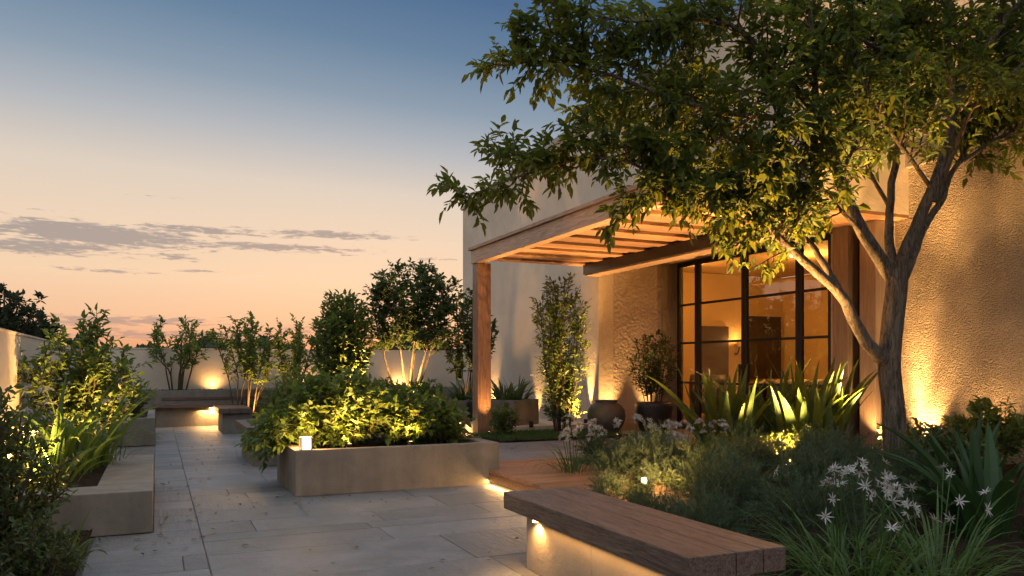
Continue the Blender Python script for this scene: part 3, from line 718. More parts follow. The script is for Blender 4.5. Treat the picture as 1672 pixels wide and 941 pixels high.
def smooth_path(pts, n):
    """Catmull-Rom resample"""
    P = np.asarray(pts, float); P = np.concatenate([[2*P[0]-P[1]], P, [2*P[-1]-P[-2]]]); out = []
    m_ = len(P)-3
    for q in np.linspace(0, m_-1e-6, n):
        i = int(q); f = q-i; p0, p1, p2, p3 = P[i:i+4]
        out.append(.5*((2*p1)+(-p0+p2)*f+(2*p0-5*p1+4*p2-p3)*f*f+(-p0+3*p1-3*p2+p3)*f**3))
    return np.array(out)

def shrub(name, loc, hgt, rad_, label, cat='shrub', group=None, nst=9, L=.08, W=.035, mat='leaf_mid', sp=.11, tl=.30, nl=9, base_r=.12, rstem=.011, start=.25, vase=1.0, droop=.2, levels=1, rz=0, up=.35, lean=(0,0), bark='twig', wob=.10, scatter=.5):
    root = thing(name, loc, label, cat, group, rz)
    P = Plant(L*1.12, W*1.2, nl, droop); sp *= .62; nst = int(nst*1.25)
    for i in range(nst):
        a = i*2.399 + RNG.random()*.6; f = math.sqrt((i+.5)/nst)
        tip = np.array([math.cos(a)*rad_*f*vase + lean[0], math.sin(a)*rad_*f*vase + lean[1], hgt*(1 - scatter*f*f*RNG.uniform(.5, 1.1))])
        b0 = np.array([math.cos(a), math.sin(a), 0])*base_r*f
        mid = b0*.5 + tip*.5 + np.array([*(RNG.normal(size=2)*wob*rad_), hgt*.04])
        pts = smooth_path([b0 + np.array([0,0,-.03]), b0*.75+tip*.25+np.array([0,0,hgt*.05]), mid, tip], 9)
        P.W.tube(pts, np.linspace(rstem, rstem*.35, 9), 6)
        C = [dict(sp=sp, len=tl, fwd=.7, up=up, rad=rstem*.5, start=start)]
        if levels == 2: C = [dict(sp=sp*1.8, len=tl*1.5, fwd=.7, up=up, rad=rstem*.55, start=start), dict(sp=sp*.8, len=tl*.6, fwd=.7, up=.2, rad=.003, start=.2)]
        P.sprout(pts, rstem, 0, C)
        P.leafs(pts[-4:], nl)
    P.finish(root, M[mat], M[bark])
    return root

def sword_clump(name, loc, label, n=26, L=1.0, W=.055, mat='leaf_iris', spread=.28, lean=.5, bend=.35, cat='plant', group=None, segs=9, fold=.12, rz=0):
    root = thing(name, loc, label, cat, group, rz); mb = MB()
    for i in range(n):
        a = RNG.random()*6.283; rr = spread*math.sqrt(RNG.random())
        b0 = np.array([math.cos(a)*rr, math.sin(a)*rr, -.02]); o = np.array([math.cos(a+RNG.normal()*.5), math.sin(a+RNG.normal()*.5), 0])
        ll = L*RNG.uniform(.55, 1.1); ln_ = lean*RNG.uniform(.2, 1.2)*(rr/spread*.7+.3); bd = bend*RNG.uniform(.2, 1.5)
        pts = []; p = b0.copy(); th = ln_*.6
        for k in range(segs):
            pts.append(p.copy()); p = p + (o*math.sin(th)+UP*math.cos(th))*ll/(segs-1); th += bd/(segs-1)*(1+2*k/segs)
        s_ = np.cross(o, UP); tw = RNG.normal()*.7; s_ = s_*math.cos(tw) + o*math.sin(tw)
        mb.blade(pts, W*RNG.uniform(.7, 1.15), s_, fold)
    mb.build('leaves', M[mat], root, local=True)
    return root

# --- the big tree
tr = thing('garden_tree', at(1460, 775, 7.74), 'big spreading tree with forked trunk rising from the bed and shading the house front', 'tree')
TB0 = np.array(tr.location)
W = MB()
def limb(pp, r0, r1, n=18, k=9):
    pts = smooth_path([at(*p) for p in pp], n)
    wob = RNG.normal(size=(n,3))*r0*.10; wob[0] = wob[-1] = 0
    pts = pts + wob
    return pts, np.linspace(r0, r1, n)**1.0
LIMBS = {}
trunk = smooth_path([at(1462,800,7.74), at(1461,740,7.74), at(1458,660,7.74), at(1452,600,7.74), at(1456,540,7.75), at(1464,470,7.75), at(1466,440,7.75)], 22)
tr_r = np.interp(np.linspace(0,1,22), [0,.06,.15,.5,.62,.85,1], [.19,.135,.110,.107,.10,.096,.09])
tr_r = tr_r*(1+.035*np.sin(np.linspace(0,9,22)+1)); W.tube(trunk, tr_r, 18)
spec = {
 'A':  ([(1446,590,7.72),(1425,570,7.66),(1402,535,7.6),(1375,485,7.5),(1330,440,7.35),(1285,400,7.2),(1235,358,7.0),(1185,322,6.9),(1110,318,6.8),(1030,322,6.7)], .068, .014, .46),
 'A2': ([(1372,480,7.5),(1345,430,7.5),(1315,385,7.55),(1285,330,7.6),(1250,270,7.6)], .04, .012, .35),
 'B':  ([(1462,460,7.75),(1440,430,7.7),(1412,385,7.6),(1388,335,7.5),(1372,290,7.45),(1345,215,7.4),(1320,170,7.3),(1285,130,7.2),(1245,85,7.1),(1190,40,7.0),(1130,10,6.9)], .072, .014, .52),
 'B2': ([(1345,215,7.4),(1295,198,7.3),(1230,190,7.2),(1150,178,7.0),(1070,150,6.9),(980,118,6.8),(890,100,6.75),(820,108,6.7)], .034, .008, .33),
 'B3': ([(1390,340,7.5),(1350,315,7.6),(1300,298,7.7),(1240,270,7.8),(1160,255,7.9),(1080,250,8.0)], .032, .01, .45),
 'B4': ([(1335,195,7.35),(1330,120,7.3),(1325,50,7.2),(1318,-30,7.1)], .036, .015, .2),
 'C':  ([(1466,450,7.75),(1452,400,7.9),(1453,340,8.0),(1462,260,8.1),(1478,190,8.2),(1470,100,8.2),(1460,0,8.3)], .052, .016, .5),
 'D':  ([(1470,455,7.75),(1478,410,7.7),(1500,360,7.65),(1522,310,7.6),(1545,245,7.6),(1556,190,7.55),(1552,120,7.5),(1548,50,7.5),(1555,-40,7.4)], .070, .02, .60),
 'D2': ([(1552,180,7.55),(1585,120,7.6),(1622,60,7.7),(1660,10,7.8),(1720,-40,7.9)], .05, .02, .2),
 'E':  ([(1475,455,7.78),(1492,415,7.85),(1510,370,7.9),(1535,330,8.0),(1560,275,8.05),(1620,232,8.1),(1690,195,8.1)], .05, .014, .6),
 'E2': ([(1528,330,8.0),(1548,270,8.0),(1580,190,7.9),(1620,130,7.8),(1660,90,7.7)], .036, .012, .35),
 'F':  ([(1110,318,6.8),(1040,270,6.7),(965,258,6.65),(890,275,6.6),(820,298,6.55),(750,326,6.5)], .016, .006, .05),
 'F2': ([(965,268,6.65),(920,255,6.7),(860,258,6.75),(800,248,6.8)], .011, .005, .1),
 'G':  ([(1190,40,7.0),(1110,30,6.9),(1030,35,6.8),(955,20,6.8),(890,0,6.8)], .018, .008, .1),
 'G2': ([(1080,150,6.9),(1010,90,6.8),(930,60,6.75),(860,45,6.7)], .014, .006, .2),
 'H':  ([(1230,190,7.2),(1160,235,7.0),(1090,265,6.8),(1020,235,6.7),(950,200,6.7)], .016, .007, .2),
 'I':  ([(1250,270,7.6),(1190,200,7.7),(1130,120,7.7),(1090,40,7.7)], .018, .008, .1),
 'K':  ([(1470,100,8.2),(1400,60,8.2),(1330,40,8.2)], .018, .008, .1),
 'P':  ([(1412,385,7.6),(1370,340,7.3),(1320,280,7.0),(1280,220,6.8),(1255,150,6.6)], .02, .008, .2),
 'Q':  ([(1522,310,7.6),(1480,250,7.3),(1430,180,7.1),(1400,110,6.9),(1390,30,6.8)], .022, .008, .25),
 'R':  ([(1556,190,7.55),(1600,150,7.3),(1650,120,7.1),(1700,80,7.0)], .018, .008, .25),
 'T':  ([(1150,178,7.0),(1090,200,7.3),(1020,190,7.5),(960,160,7.6)], .012, .006, .1),
 'U':  ([(1285,408,7.2),(1270,340,7.0),(1225,290,6.8),(1170,280,6.7)], .016, .006, .2),
 'V':  ([(1372,290,7.45),(1400,230,7.8),(1430,170,8.0),(1440,90,8.1)], .02, .008, .2),
 'X':  ([(1560,275,8.05),(1600,200,8.2),(1630,120,8.3),(1610,40,8.3)], .02, .008, .2),
 'Y':  ([(1478,190,8.2),(1510,120,8.3),(1500,40,8.3)], .018, .008, .15),
 'N':  ([(1453,340,8.0),(1420,280,8.3),(1390,210,8.5),(1370,130,8.6),(1390,50,8.6)], .024, .01, .2),
}
PT = Plant(.105, .046, 8, .3, .95, .9, .15)
CT = [dict(sp=.062, len=.72, fwd=.75, up=.12, rad=.010, start=.25, bend=.03), dict(sp=.058, len=.25, fwd=.8, up=.05, rad=.0035, start=.15, bend=-.06)]
for k, (pp, r0, r1, st) in spec.items():
    pts, rr = limb(pp, r0, r1, 20 if len(pp) > 4 else 12)
    W.tube(pts, rr, 10 if r0 > .03 else 7)
    ff = {'F': .42, 'F2': .38, 'B2': .62, 'G': .6, 'G2': .55, 'H': .6, 'S': .45, 'T': .6, 'A': .8, 'J': .6}.get(k, 1.0)
    PT.sprout(pts, max(r1*2, .02), 0, [dict(CT[0], len=CT[0]['len']*ff, up=.25 if ff < .5 else .12), CT[1]], start=st); PT.leafs(pts[-3:], 6)
ns_ = MB()
W.build('trunk', M['bark'], tr, smooth=True)
PT.W.build('branches', M['twig'], tr, smooth=True)
mb = MB(); Lr = np.array(PT.len); mb.leaves(np.array(PT.pos), np.array(PT.dir), np.array(PT.nrm), Lr*PT.L, Lr*PT.Wd*RNG.uniform(.75,1.25,len(Lr)), .22); mb.build('crown', M['leaf_tree'], tr)
print('tree leaves', len(PT.pos))

# --- shrubs and small trees
shrub('dark_shrub', (-.90, 5.50, .04), 1.05, .40, 'dense dark small leaved shrub at the near end of the path bed', nst=26, L=.050, W=.024, mat='leaf_dark', sp=.075, tl=.24, nl=10, start=.12, scatter=.75)
shrub('dark_shrub', (-.98, 4.35, .04), .80, .34, 'low dark shrub nearest the camera in the path bed', nst=18, L=.045, W=.02, mat='leaf_dark', sp=.075, tl=.2, nl=10, start=.1, scatter=.75)
shrub('leafy_shrub', (-.62, 4.95, .04), .36, .22, 'knee high twiggy shrub spilling over the soil at the path edge', nst=14, L=.04, W=.018, mat='leaf_dark', sp=.06, tl=.16, nl=9, start=.1, scatter=.6)
shrub('leafy_shrub', (-.88, 11.3, 0), 1.72, .74, 'large broad green shrub against the garden wall, lit from below', nst=22, L=.095, W=.042, sp=.12, tl=.34, nl=9, start=.2, scatter=.55, mat='leaf_mid')
shrub('leafy_shrub', (-.75, 11.2, 0), 2.0, .12, 'slender leader shoot standing above the large green shrub', nst=2, L=.10, W=.045, sp=.12, tl=.22, nl=9, start=.5, scatter=.1, mat='leaf_mid')
shrub('leafy_shrub', (-.45, 14.6, .40), .55, .42, 'rounded pale flecked shrub in the planter near the back bench', nst=16, L=.06, W=.022, sp=.08, tl=.2, nl=8, start=.15)
shrub('vase_shrub', (.40, 18.66, .70), 1.62, .78, 'open vase shaped shrub above the bench back beside the first wall glow', nst=7, L=.095, W=.048, sp=.10, tl=.34, nl=9, base_r=.22, start=.42, scatter=.4, rstem=.018, mat='leaf_mid')
shrub('vase_shrub', (1.72, 17.5, 0), 2.28, .72, 'open vase shaped shrub between the first and second wall glows', nst=10, L=.095, W=.048, sp=.09, tl=.34, nl=9, base_r=.2, start=.5, scatter=.35, rstem=.018)
shrub('vase_shrub', (2.62, 17.3, 0), 2.25, .52, 'narrow leaning shrub beside the second wall glow', nst=7, L=.095, W=.048, sp=.09, tl=.32, nl=9, base_r=.12, start=.5, scatter=.35, rstem=.016)
shrub('dense_shrub', (3.05, 14.3, .55), 2.02, .60, 'tall dense ovate leaved shrub glowing from its base', nst=24, L=.10, W=.05, sp=.09, tl=.32, nl=9, base_r=.12, start=.22, scatter=.6, rstem=.016)
st_ = thing('multi_stem_tree', (4.35, 14.6, .55), 'multi stemmed small tree with a rounded dark crown in the raised planter', 'tree')
Pm = Plant(.105, .056, 10, .2)
for (bx, by, tx, ty, tz) in ((-.26,0,-.72,-.1,2.1),(-.02,.05,-.25,.15,2.5),(.04,-.03,.25,-.15,2.5),(.26,.02,.82,.1,2.15),(.1,.1,.5,.4,2.45),(-.05,-.08,-.45,-.45,2.3),(.15,-.1,.62,-.4,2.2)):
    pts = smooth_path([(bx*.6,by*.6,-.03),(bx+tx*.12,by+ty*.1,.6),(bx+tx*.4,by+ty*.4,1.3),(tx,ty,tz)], 12); Pm.W.tube(pts, np.linspace(.026,.009,12), 8)
    Pm.sprout(pts, .02, 0, [dict(sp=.075, len=.55, fwd=.55, up=.2, rad=.008, start=.45), dict(sp=.055, len=.22, fwd=.7, up=.15, rad=.003, start=.2)])
Pm.finish(st_, M['leaf_dark'], M['bark'], 'crown', 'trunk')
shrub('slender_tree', (5.80, 15.0, 0), 2.80, .55, 'slender young tree just behind the pergola post', 'tree', nst=9, L=.10, W=.05, mat='leaf_dark', sp=.10, tl=.28, nl=9, base_r=.05, start=.5, scatter=.4, rstem=.018)
for i, (x, y, hh, rr, lab, mt) in enumerate((
    (1.56, 8.46, .74, .40, 'bright leaved planter shrub right beside the cube lantern', 'leaf_mid'),
    (1.98, 8.52, .76, .42, 'bushy planter shrub second from the lantern', 'leaf_mid'),
    (2.48, 8.52, .58, .38, 'dark middle shrub of the long low planter', 'leaf_mid'),
    (2.88, 8.48, .46, .34, 'lowest shrub at the deck end of the long low planter', 'leaf_mid'))):
    shrub('planter_shrub', (x, y, .38), hh, rr, lab, nst=22, L=.082, W=.046, mat=mt, sp=.095, tl=.27, nl=8, start=.12, scatter=.85, droop=.35, group='shrubs in the long low planter', rstem=.008)
shrub('trailing_shrub', (1.36, 8.62, .40), .42, .42, 'trailing shrub hanging over the path side of the long low planter', nst=16, L=.08, W=.042, sp=.08, tl=.24, nl=9, start=.1, scatter=1.3, droop=.5, up=.0, rstem=.007, lean=(-.16, -.08))
shrub('feathery_shrub', (1.85, 10.9, .36), .80, .50, 'feathery pale green shrub overhanging the nearer small bench', nst=20, L=.075, W=.024, sp=.08, tl=.28, nl=10, start=.12, scatter=.75, lean=(-.12, -.1), rstem=.008)
shrub('feathery_shrub', (2.35, 11.3, .36), .75, .45, 'feathery green shrub behind the long low planter', nst=16, L=.075, W=.026, sp=.09, tl=.28, nl=9, start=.15, scatter=.7)
for i, (x, y, lab) in enumerate(((2.6, 14.05, 'low shrub at the near rim of the raised planter'), (3.7, 14.0, 'low mounded shrub under the multi stemmed tree'), (4.5, 13.95, 'low shrub at the house end of the raised planter'))):
    shrub('low_shrub', (x, y, .55), .42, .38, lab, nst=12, L=.07, W=.032, sp=.08, tl=.2, nl=8, start=.12, group='low shrubs in the raised planter', rstem=.006)
shrub('column_shrub', (5.96, 11.3, .16), 2.48, .46, 'tall narrow upright shrub lit from below in front of the house wall', nst=15, L=.080, W=.030, mat='leaf_mid', sp=.095, tl=.30, nl=8, base_r=.14, start=.1, scatter=.35, rstem=.010, vase=.95)
shrub('pot_shrub', (7.42, 10.85, .62), 1.16, .40, 'upright dark shrub growing in the tapered black pot', nst=15, L=.065, W=.028, mat='leaf_dark', sp=.09, tl=.24, nl=8, base_r=.14, start=.2, scatter=.45, rstem=.008)
shrub('leafy_shrub', (4.95, 11.35, .16), .46, .22, 'small leafy plant at the foot of the pergola post', nst=12, L=.07, W=.026, sp=.08, tl=.16, nl=8, start=.15, rstem=.005)
sword_clump('strap_leaf_plant', (5.42, 12.35, .62), 'dark strap leaved plant in the square concrete planter, nearer the post', 46, .60, .045, 'leaf_dark', .16, 1.0, .8)
sword_clump('strap_leaf_plant', (5.74, 12.55, .62), 'dark strap leaved plant in the square concrete planter, nearer the house wall', 40, .55, .045, 'leaf_dark', .14, 1.0, .8)
sword_clump('fern', (5.4, 14.35, .56), 'arching fern in the small planter behind the post', 40, .5, .05, 'leaf_dark', .16, 1.1, 1.0)
sword_clump('fern', (5.45, 13.55, .58), 'arching dark fern in the half hidden dark pot', 30, .42, .04, 'leaf_dark', .12, 1.1, 1.0)

# --- irises in the path planter and the bed
for x, y, n, L_, lab in ((-.78, 8.0, 44, 1.0, 'sword leaved iris clump at the near end of the path planter'), (-.58, 8.5, 44, .92, 'brightly lit iris clump in the middle of the path planter'), (-.95, 8.9, 34, .85, 'iris clump beside the garden wall in the path planter'), (-.85, 7.45, 26, .66, 'iris clump behind the near dark shrub')):
    sword_clump('iris', (x, y, .27), lab, n, L_, .042, 'leaf_iris', .24, .95, .85, group='irises in the path planter')
sword_clump('iris', (-.52, 5.35, .05), 'small sword leaved plant at the soil edge by the path', 12, .42, .026, 'leaf_iris', .1, 1.2, 1.0)
for x, y, n, L_, lab in ((6.15, 7.55, 26, .92, 'sword leaved iris clump nearest the double doors'), (6.65, 7.35, 28, 1.0, 'tall iris clump in front of the sofa window'), (7.15, 7.05, 28, 1.0, 'iris clump standing before the timber posts'), (6.60, 6.75, 22, .82, 'brightly lit iris clump close to the tree trunk'), (5.85, 7.15, 18, .75, 'leaning iris clump at the edge of the white lilies')):
    sword_clump('iris', (x, y, .2), lab, int(n*1.5), L_*1.22, .105, 'leaf_iris', .28, .58, .40, group='irises in front of the glazed doors')
sword_clump('broad_leaf_lily', (4.75, 3.25, .15), 'dark broad leaved clump at the edge of the near bed', 30, .86, .085, 'leaf_lily', .22, .9, .7, fold=.2)
sword_clump('broad_leaf_lily', (5.3, 3.75, .15), 'dark broad leaved clump behind the star flowers, closer to the house wall', 24, .80, .08, 'leaf_lily', .22, .9, .6, fold=.2)

# --- lavender-like mounds: one mesh, copied
def needle_mound(loc, label, R=.36, H=.44, n=95, seed=0):
    root = thing('needle_mound', loc, label, 'shrub', 'grey green needle mounds behind the bench')
    pos, dr, ln_, wd, nr = [], [], [], [], []
    for i in range(n):
        a = i*2.39996 + RNG.normal()*.15; f = math.sqrt((i+.5)/n); u = np.array([math.cos(a)*f, math.sin(a)*f, math.sqrt(max(0, 1-f*f*.92))])
        tip = u*np.array([R, R, H])*RNG.uniform(.78, 1.22); b0 = tip*np.array([.30,.30,.25]); bow = UP*.05*f + RNG.normal(size=3)*.02
        P3 = smooth_path([b0, (b0+tip)*.5+bow, tip - UP*.03*f*RNG.random()], 30)
        D3 = np.gradient(P3, axis=0); D3 /= np.linalg.norm(D3, axis=1, keepdims=True)
        for k in range(4, 30):
            for rep_ in (0, 1):
                s_ = perp(D3[k]); q_ = k/29
                pos.append(P3[k]); dr.append(unit(D3[k] + s_*.85 + UP*.1)); ln_.append(RNG.uniform(.04, .075)*(1.05-.45*q_)); wd.append(RNG.uniform(.0045,.0075)); nr.append(perp(D3[k]))
    mb = MB(); mb.leaves(pos, dr, nr, ln_, wd, .1, .1); mb.build('leaves', M['leaf_lav'], root, local=True)
    core = MB(); th = np.linspace(0, math.pi/2, 6); core.lathe([(R*.55*math.cos(t_), H*.5*math.sin(t_)) for t_ in th], 14); core.build('woody_core', M['twig'], root, smooth=True, local=True)
    return root
mounds = [(4.35,6.75,.95,.10,'needle mound spilling over the deck edge'),(4.0,6.35,.95,.08,'needle mound behind the far end of the bench, beside the hidden spotlight'),(2.96,5.02,.62,.08,'needle mound just past the hidden spotlight, touching the bench'),
 (3.10,4.55,.66,.08,'needle mound against the bench between two others, halfway along'),(3.55,4.35,1.15,.10,'plump needle mound behind the middle of the bench'),(3.02,3.85,1.0,.08,'needle mound against the bench end nearest the star flowers'),(3.62,3.6,1.2,.1,'largest needle mound near the star flowers'),
 (4.15,5.25,1.15,.12,'needle mound in the middle of the bed behind the plump one'),(4.25,6.2,1.1,.12,'needle mound in front of the white lilies'),(4.85,5.6,1.15,.14,'needle mound halfway between bench and tree trunk'),(4.35,4.35,1.2,.12,'needle mound behind the largest one'),(5.0,4.75,1.2,.14,'needle mound on the house side of the bed near the trunk'),(4.6,6.85,1.0,.12,'needle mound below the lily flowers by the terrace'),(5.6,5.35,1.1,.16,'needle mound nearest the tree trunk')]
mounds += [(3.62,5.98,.62,.08,'small needle mound just left behind the glowing lamp'.replace('left ', '')),(4.10,5.86,.72,.12,'small needle mound close behind the glowing lamp on its trunk side'),(3.52,5.36,.50,.09,'smallest needle mound, in front of the glowing lamp'),(4.62,7.35,.8,.14,'needle mound beside the deck under the urn side lilies'),(4.6,7.9,.75,.14,'needle mound at the far inner corner of the deck'),(4.05,4.85,.95,.10,'needle mound between the plump one and the lamp'),(5.2,7.55,.8,.15,'needle mound on the terrace side behind the pale lilies'),(4.25,3.75,1.0,.12,'needle mound between the star flowers and the dark broad leaves'),(4.75,4.1,1.0,.14,'needle mound just behind the first dark broad leaved clump'),(5.55,4.45,1.05,.16,'needle mound behind the dark broad leaves towards the trunk'),(6.0,5.0,.95,.17,'needle mound on the camera side of the trunk foot'),(5.35,5.05,1.0,.15,'needle mound between the lamp side mounds and the trunk, slightly lower')]
first = None
for x, y, s, z, lab in mounds:
    if first is None: o = first = needle_mound((x, y, z), lab)
    else: o = copy_tree(first)
    o.location = (x, y, z); o.scale = (s*.92, s*.92, s*RNG.uniform(.85, 1.12)); o.rotation_euler = (0, 0, RNG.random()*6.28); o['label'] = lab

# --- white flowers
def flower_clump(name, loc, label, nstem=6, H=.55, nf=9, fl=.05, blades=26, BL=.38, star=False, spread=.16, group=None, lean=.35, bw=.014):
    root = thing(name, loc, label, 'flowers', group)
    lv, stm, fw = MB(), MB(), MB()
    for i in range(blades):
        a = RNG.random()*6.283; rr = spread*math.sqrt(RNG.random()); o = np.array([math.cos(a), math.sin(a), 0]); p = o*rr; th = .2+RNG.random()*.55; bd = RNG.uniform(.5, 1.7); pts = []
        ll = BL*RNG.uniform(.6, 1.25)
        for k in range(8): pts.append(p.copy()); p = p+(o*math.sin(th)+UP*math.cos(th))*ll/7; th += bd/7*(1+k/5)
        lv.blade(pts, bw*RNG.uniform(.7,1.3), np.cross(o, UP), .15)
    heads = []
    for i in range(nstem):
        pos, dr, nr, ln_, wd = [], [], [], [], []
        a = RNG.random()*6.283; o = np.array([math.cos(a), math.sin(a), 0]); b0 = o*spread*.6*RNG.random(); tip = b0 + o*lean*RNG.uniform(.1, 1)*H + UP*H*RNG.uniform(.7, 1.08)
        pts = smooth_path([b0, b0*.6+tip*.4+UP*.05*H, tip], 8); stm.tube(pts, np.linspace(.0045,.003,8), 5)
        d_ = unit(tip-pts[-2])
        for k in range(1 if star else nf):
            if star: c = tip; ax = unit(d_*.9 + RNG.normal(size=3)*.75 + np.array([-.1,-.25,.1]))
            else:
                ax = unit(d_*.7 + RNG.normal(size=3)*.75); c = tip + ax*fl*RNG.uniform(.5,.9); stm.tube([tip, c], [.0018,.0015], 3)
            e1 = perp(ax); e2 = np.cross(ax, e1); npet = 8 if star else 6
            for q in range(npet):
                th = q*6.283/npet + RNG.normal()*.12; e = e1*math.cos(th)+e2*math.sin(th)
                pos.append(c); dr.append(unit(e + ax*(.35 if star else .7))); nr.append(unit(ax - e*.3)); ln_.append(fl*RNG.uniform(.65,1.2)*(1.0 if star else .72)); wd.append(fl*(.19 if star else .2))
        fw = MB(); fw.leaves(pos, dr, nr, ln_, wd, .1, .1); heads.append(fw)
    lv.build('leaves', M['leaf_grass'], root, local=True); stm.build('stem', M['leaf_grass'], root, smooth=True, local=True); [f.build('flower', M['petal'], root, local=True) for f in heads]
    return root
lil = [(3.95,7.25,'pale lily clump at the terrace corner of the bed'),(4.35,7.3,'pale lily clump in front of the round urn'),(4.75,7.3,'tall pale lily clump in front of the black pot'),(5.15,7.25,'pale lily clump before the side window'),(5.5,6.9,'pale lily clump between the urn side lilies and the irises'),(4.9,6.75,'pale lily clump set lower among the needle mounds')]
for x, y, lab in lil:
    flower_clump('white_lily', (x, y, .14), lab, 6, RNG.uniform(.40,.52), 9, .055, 48, .42, group='pale lilies along the terrace edge')
for x, y, lab, n, H in ((3.05, 2.72, 'star flowered clump right beside the bench end', 5, .58), (3.42, 2.62, 'grassy star flowered clump in the near corner of the bed', 5, .56), (3.30, 3.12, 'star flowered clump behind the nearest grassy one', 5, .62), (3.85, 2.95, 'star flowered clump beside the dark broad leaves', 6, .62)):
    flower_clump('star_flower', (x, y, .06), lab, n, H, 6, .042, 110, .55, star=True, group='star flowers near the bench end', bw=.012, lean=.55)
flower_clump('star_flower', (3.35, 2.95, .08), 'crowded cream flower heads rising from the star flowers', 9, .62, 7, .045, 30, .5, bw=.011)
flower_clump('white_umbel', (-1.1, 9.1, .27), 'pale flower heads above the irises by the garden wall', 6, .72, 9, .05, 8, .5)
flower_clump('white_umbel', (-.40, 8.9, .27), 'pale flower heads at the path edge of the iris planter', 4, .62, 8, .04, 8, .4)
flower_clump('white_umbel', (-1.05, 7.2, .27), 'white flower heads behind the dark near shrub', 4, .58, 9, .05, 8, .5)
for x, y, hh, lab in ((5.55, 6.25, .36, 'brightly lit airy shrub below the irises'), (6.1, 6.15, .4, 'airy lit shrub at the foot of the irises next to the trunk'), (5.25, 6.55, .3, 'low airy shrub between lilies and irises')):
    shrub('airy_shrub', (x, y, .18), hh, .32, lab, nst=16, L=.05, W=.014, sp=.06, tl=.18, nl=8, start=.15, rstem=.005, group='airy shrubs at the iris feet')
shrub('leafy_shrub', (7.35, 5.85, .2), .40, .40, 'leafy low shrub in front of the wall spotlight', nst=14, L=.075, W=.03, sp=.07, tl=.2, nl=8, start=.15, mat='leaf_dark', rstem=.006)
shrub('leafy_shrub', (7.9, 5.45, .2), .62, .36, 'broad leaved shrub against the rough house wall', nst=12, L=.10, W=.042, sp=.09, tl=.2, nl=9, start=.3, mat='leaf_mid', rstem=.007)
shrub('leafy_shrub', (6.35, 4.75, .2), .42, .42, 'dark low shrub between trunk and broad leaved clumps', nst=14, L=.07, W=.03, sp=.07, tl=.2, nl=8, start=.15, mat='leaf_dark', rstem=.006)

# ground cover
def cover(name, spots, bed, L, W, mat, seed):
    rr = np.random.default_rng(seed); mb = MB(); pos = []; 
    for (x0, x1, y0, y1, z, k) in spots:
        q = rr.random((k, 3)); q[:,0] = x0+(x1-x0)*q[:,0]; q[:,1] = y0+(y1-y0)*q[:,1]; q[:,2] = z; pos.append(q)
    pos = np.concatenate(pos)
    if bed: pos = pos[pos[:,0] > np.interp(pos[:,1], [-2, 4.9, 5.9, 6.3, 7.3, 8.2], [2.80, 2.80, 3.45, 4.46, 4.5, 4.7])]
    N = len(pos); dr = rr.normal(size=(N,3))*.55; dr[:,2] = np.abs(dr[:,2])+.55
    mb.leaves(pos, dr, rr.normal(size=(N,3)), rr.uniform(.5,1.2,N)*L, W, .2, .1); 
    return tag(mb.build(name, M[mat]), kind='stuff')
cover('ground_cover', [(4.6,6.6,10.6,11.75,.16,5200), (5.4,6.85,10.9,11.8,.16,2500)], 0, .085, .008, 'leaf_grass', 3)
cover('ground_cover', [(-1.4,-.48,1.5,6.45,.05,3800)], 0, .05, .016, 'leaf_dark', 4)
cover('ground_cover', [(2.9,8.4,2.4,6.6,.11,8000), (5,8.3,5.5,8.0,.18,5000)], 1, .06, .014, 'leaf_dark', 5)
cover('ground_cover', [(-1.35,6.8,18.44,18.96,.72,3000)], 0, .06, .018, 'leaf_dark', 6)

rr = np.random.default_rng(21); q = []
for (cx, cy_, sx_, sy_, k) in ((1.2, 7.6, .5, .25, 30), (.1, 6.3, .35, .5, 24), (2.4, 7.2, 1.2, .5, 26), (.3, 8.5, .3, 1.6, 26), (1.8, 5.2, 1.0, .8, 20), (4.6, 9.6, .9, .6, 26), (.9, 12.5, .4, 1.8, 20)):
    a = rr.normal(size=(k, 2))*(sx_, sy_)+(cx, cy_); z = np.where(a[:,1] > 8.5, np.where(a[:,0] > 3.42, .158, .006), .006)
    ok = ~((a[:,0] > 1.2) & (a[:,0] < 3.37) & (a[:,1] > 7.77) & (a[:,1] < 9.08)) & ((a[:,0] > .0) | (a[:,1] < 6.5)) & (a[:,0] > -.4) & ~((a[:,0] > 3.2) & (a[:,1] < 8.5))
    q.append(np.stack([a[:,0], a[:,1], z], 1)[ok])
q = np.concatenate(q); dr = rr.normal(size=q.shape); dr[:,2] = .08
mb = MB(); nn = rr.normal(size=q.shape)*.2; nn[:,2] = 1; mb.leaves(q, dr, nn, rr.uniform(.03,.07,len(q)), rr.uniform(.014,.03,len(q)), -.1, .25)
M['dry_leaf'] = leafmat('dry_leaf', (.10,.075,.03,1), (.16,.10,.04,1), (.1,.08,.03,1), .15)
tag(mb.build('fallen_leaves', M['dry_leaf']), kind='stuff')
# ------------------------------------------------------------------ uplights
def uplight(x, y, z, aim, power, label, size=70, blend=.9, soft=.02, h_=.07, col=WARM):
    u = thing('ground_spotlight', (x, y, z), label, 'spotlight', 'garden spotlights')
    mb = MB(); mb.lathe([(0,-.03),(.035,-.03),(.038,0),(.038,h_),(.030,h_)], 18); mb.build('housing', M['black'], u, smooth=False, local=True)
    mb = MB(); mb.lathe([(.030,h_-.004),(0,h_-.003)], 18); mb.build('lens', M['lamp'], u, local=True)
    light('SPOT', 'spot', (x, y, z+h_+.02), u, power*4.2, col, aim=aim, spot_size=rad(size), spot_blend=blend, shadow_soft_size=soft)
    return u
uplight(1.13, 18.84, .715, (0,.45,1), 5.5, 'spotlight throwing the first glow on the back wall above the bench', 160, 1.0, .03, .035)
uplight(3.15, 18.84, .715, (0,.45,1), 5.5, 'spotlight throwing the second glow on the back wall', 160, 1.0, .03, .035)
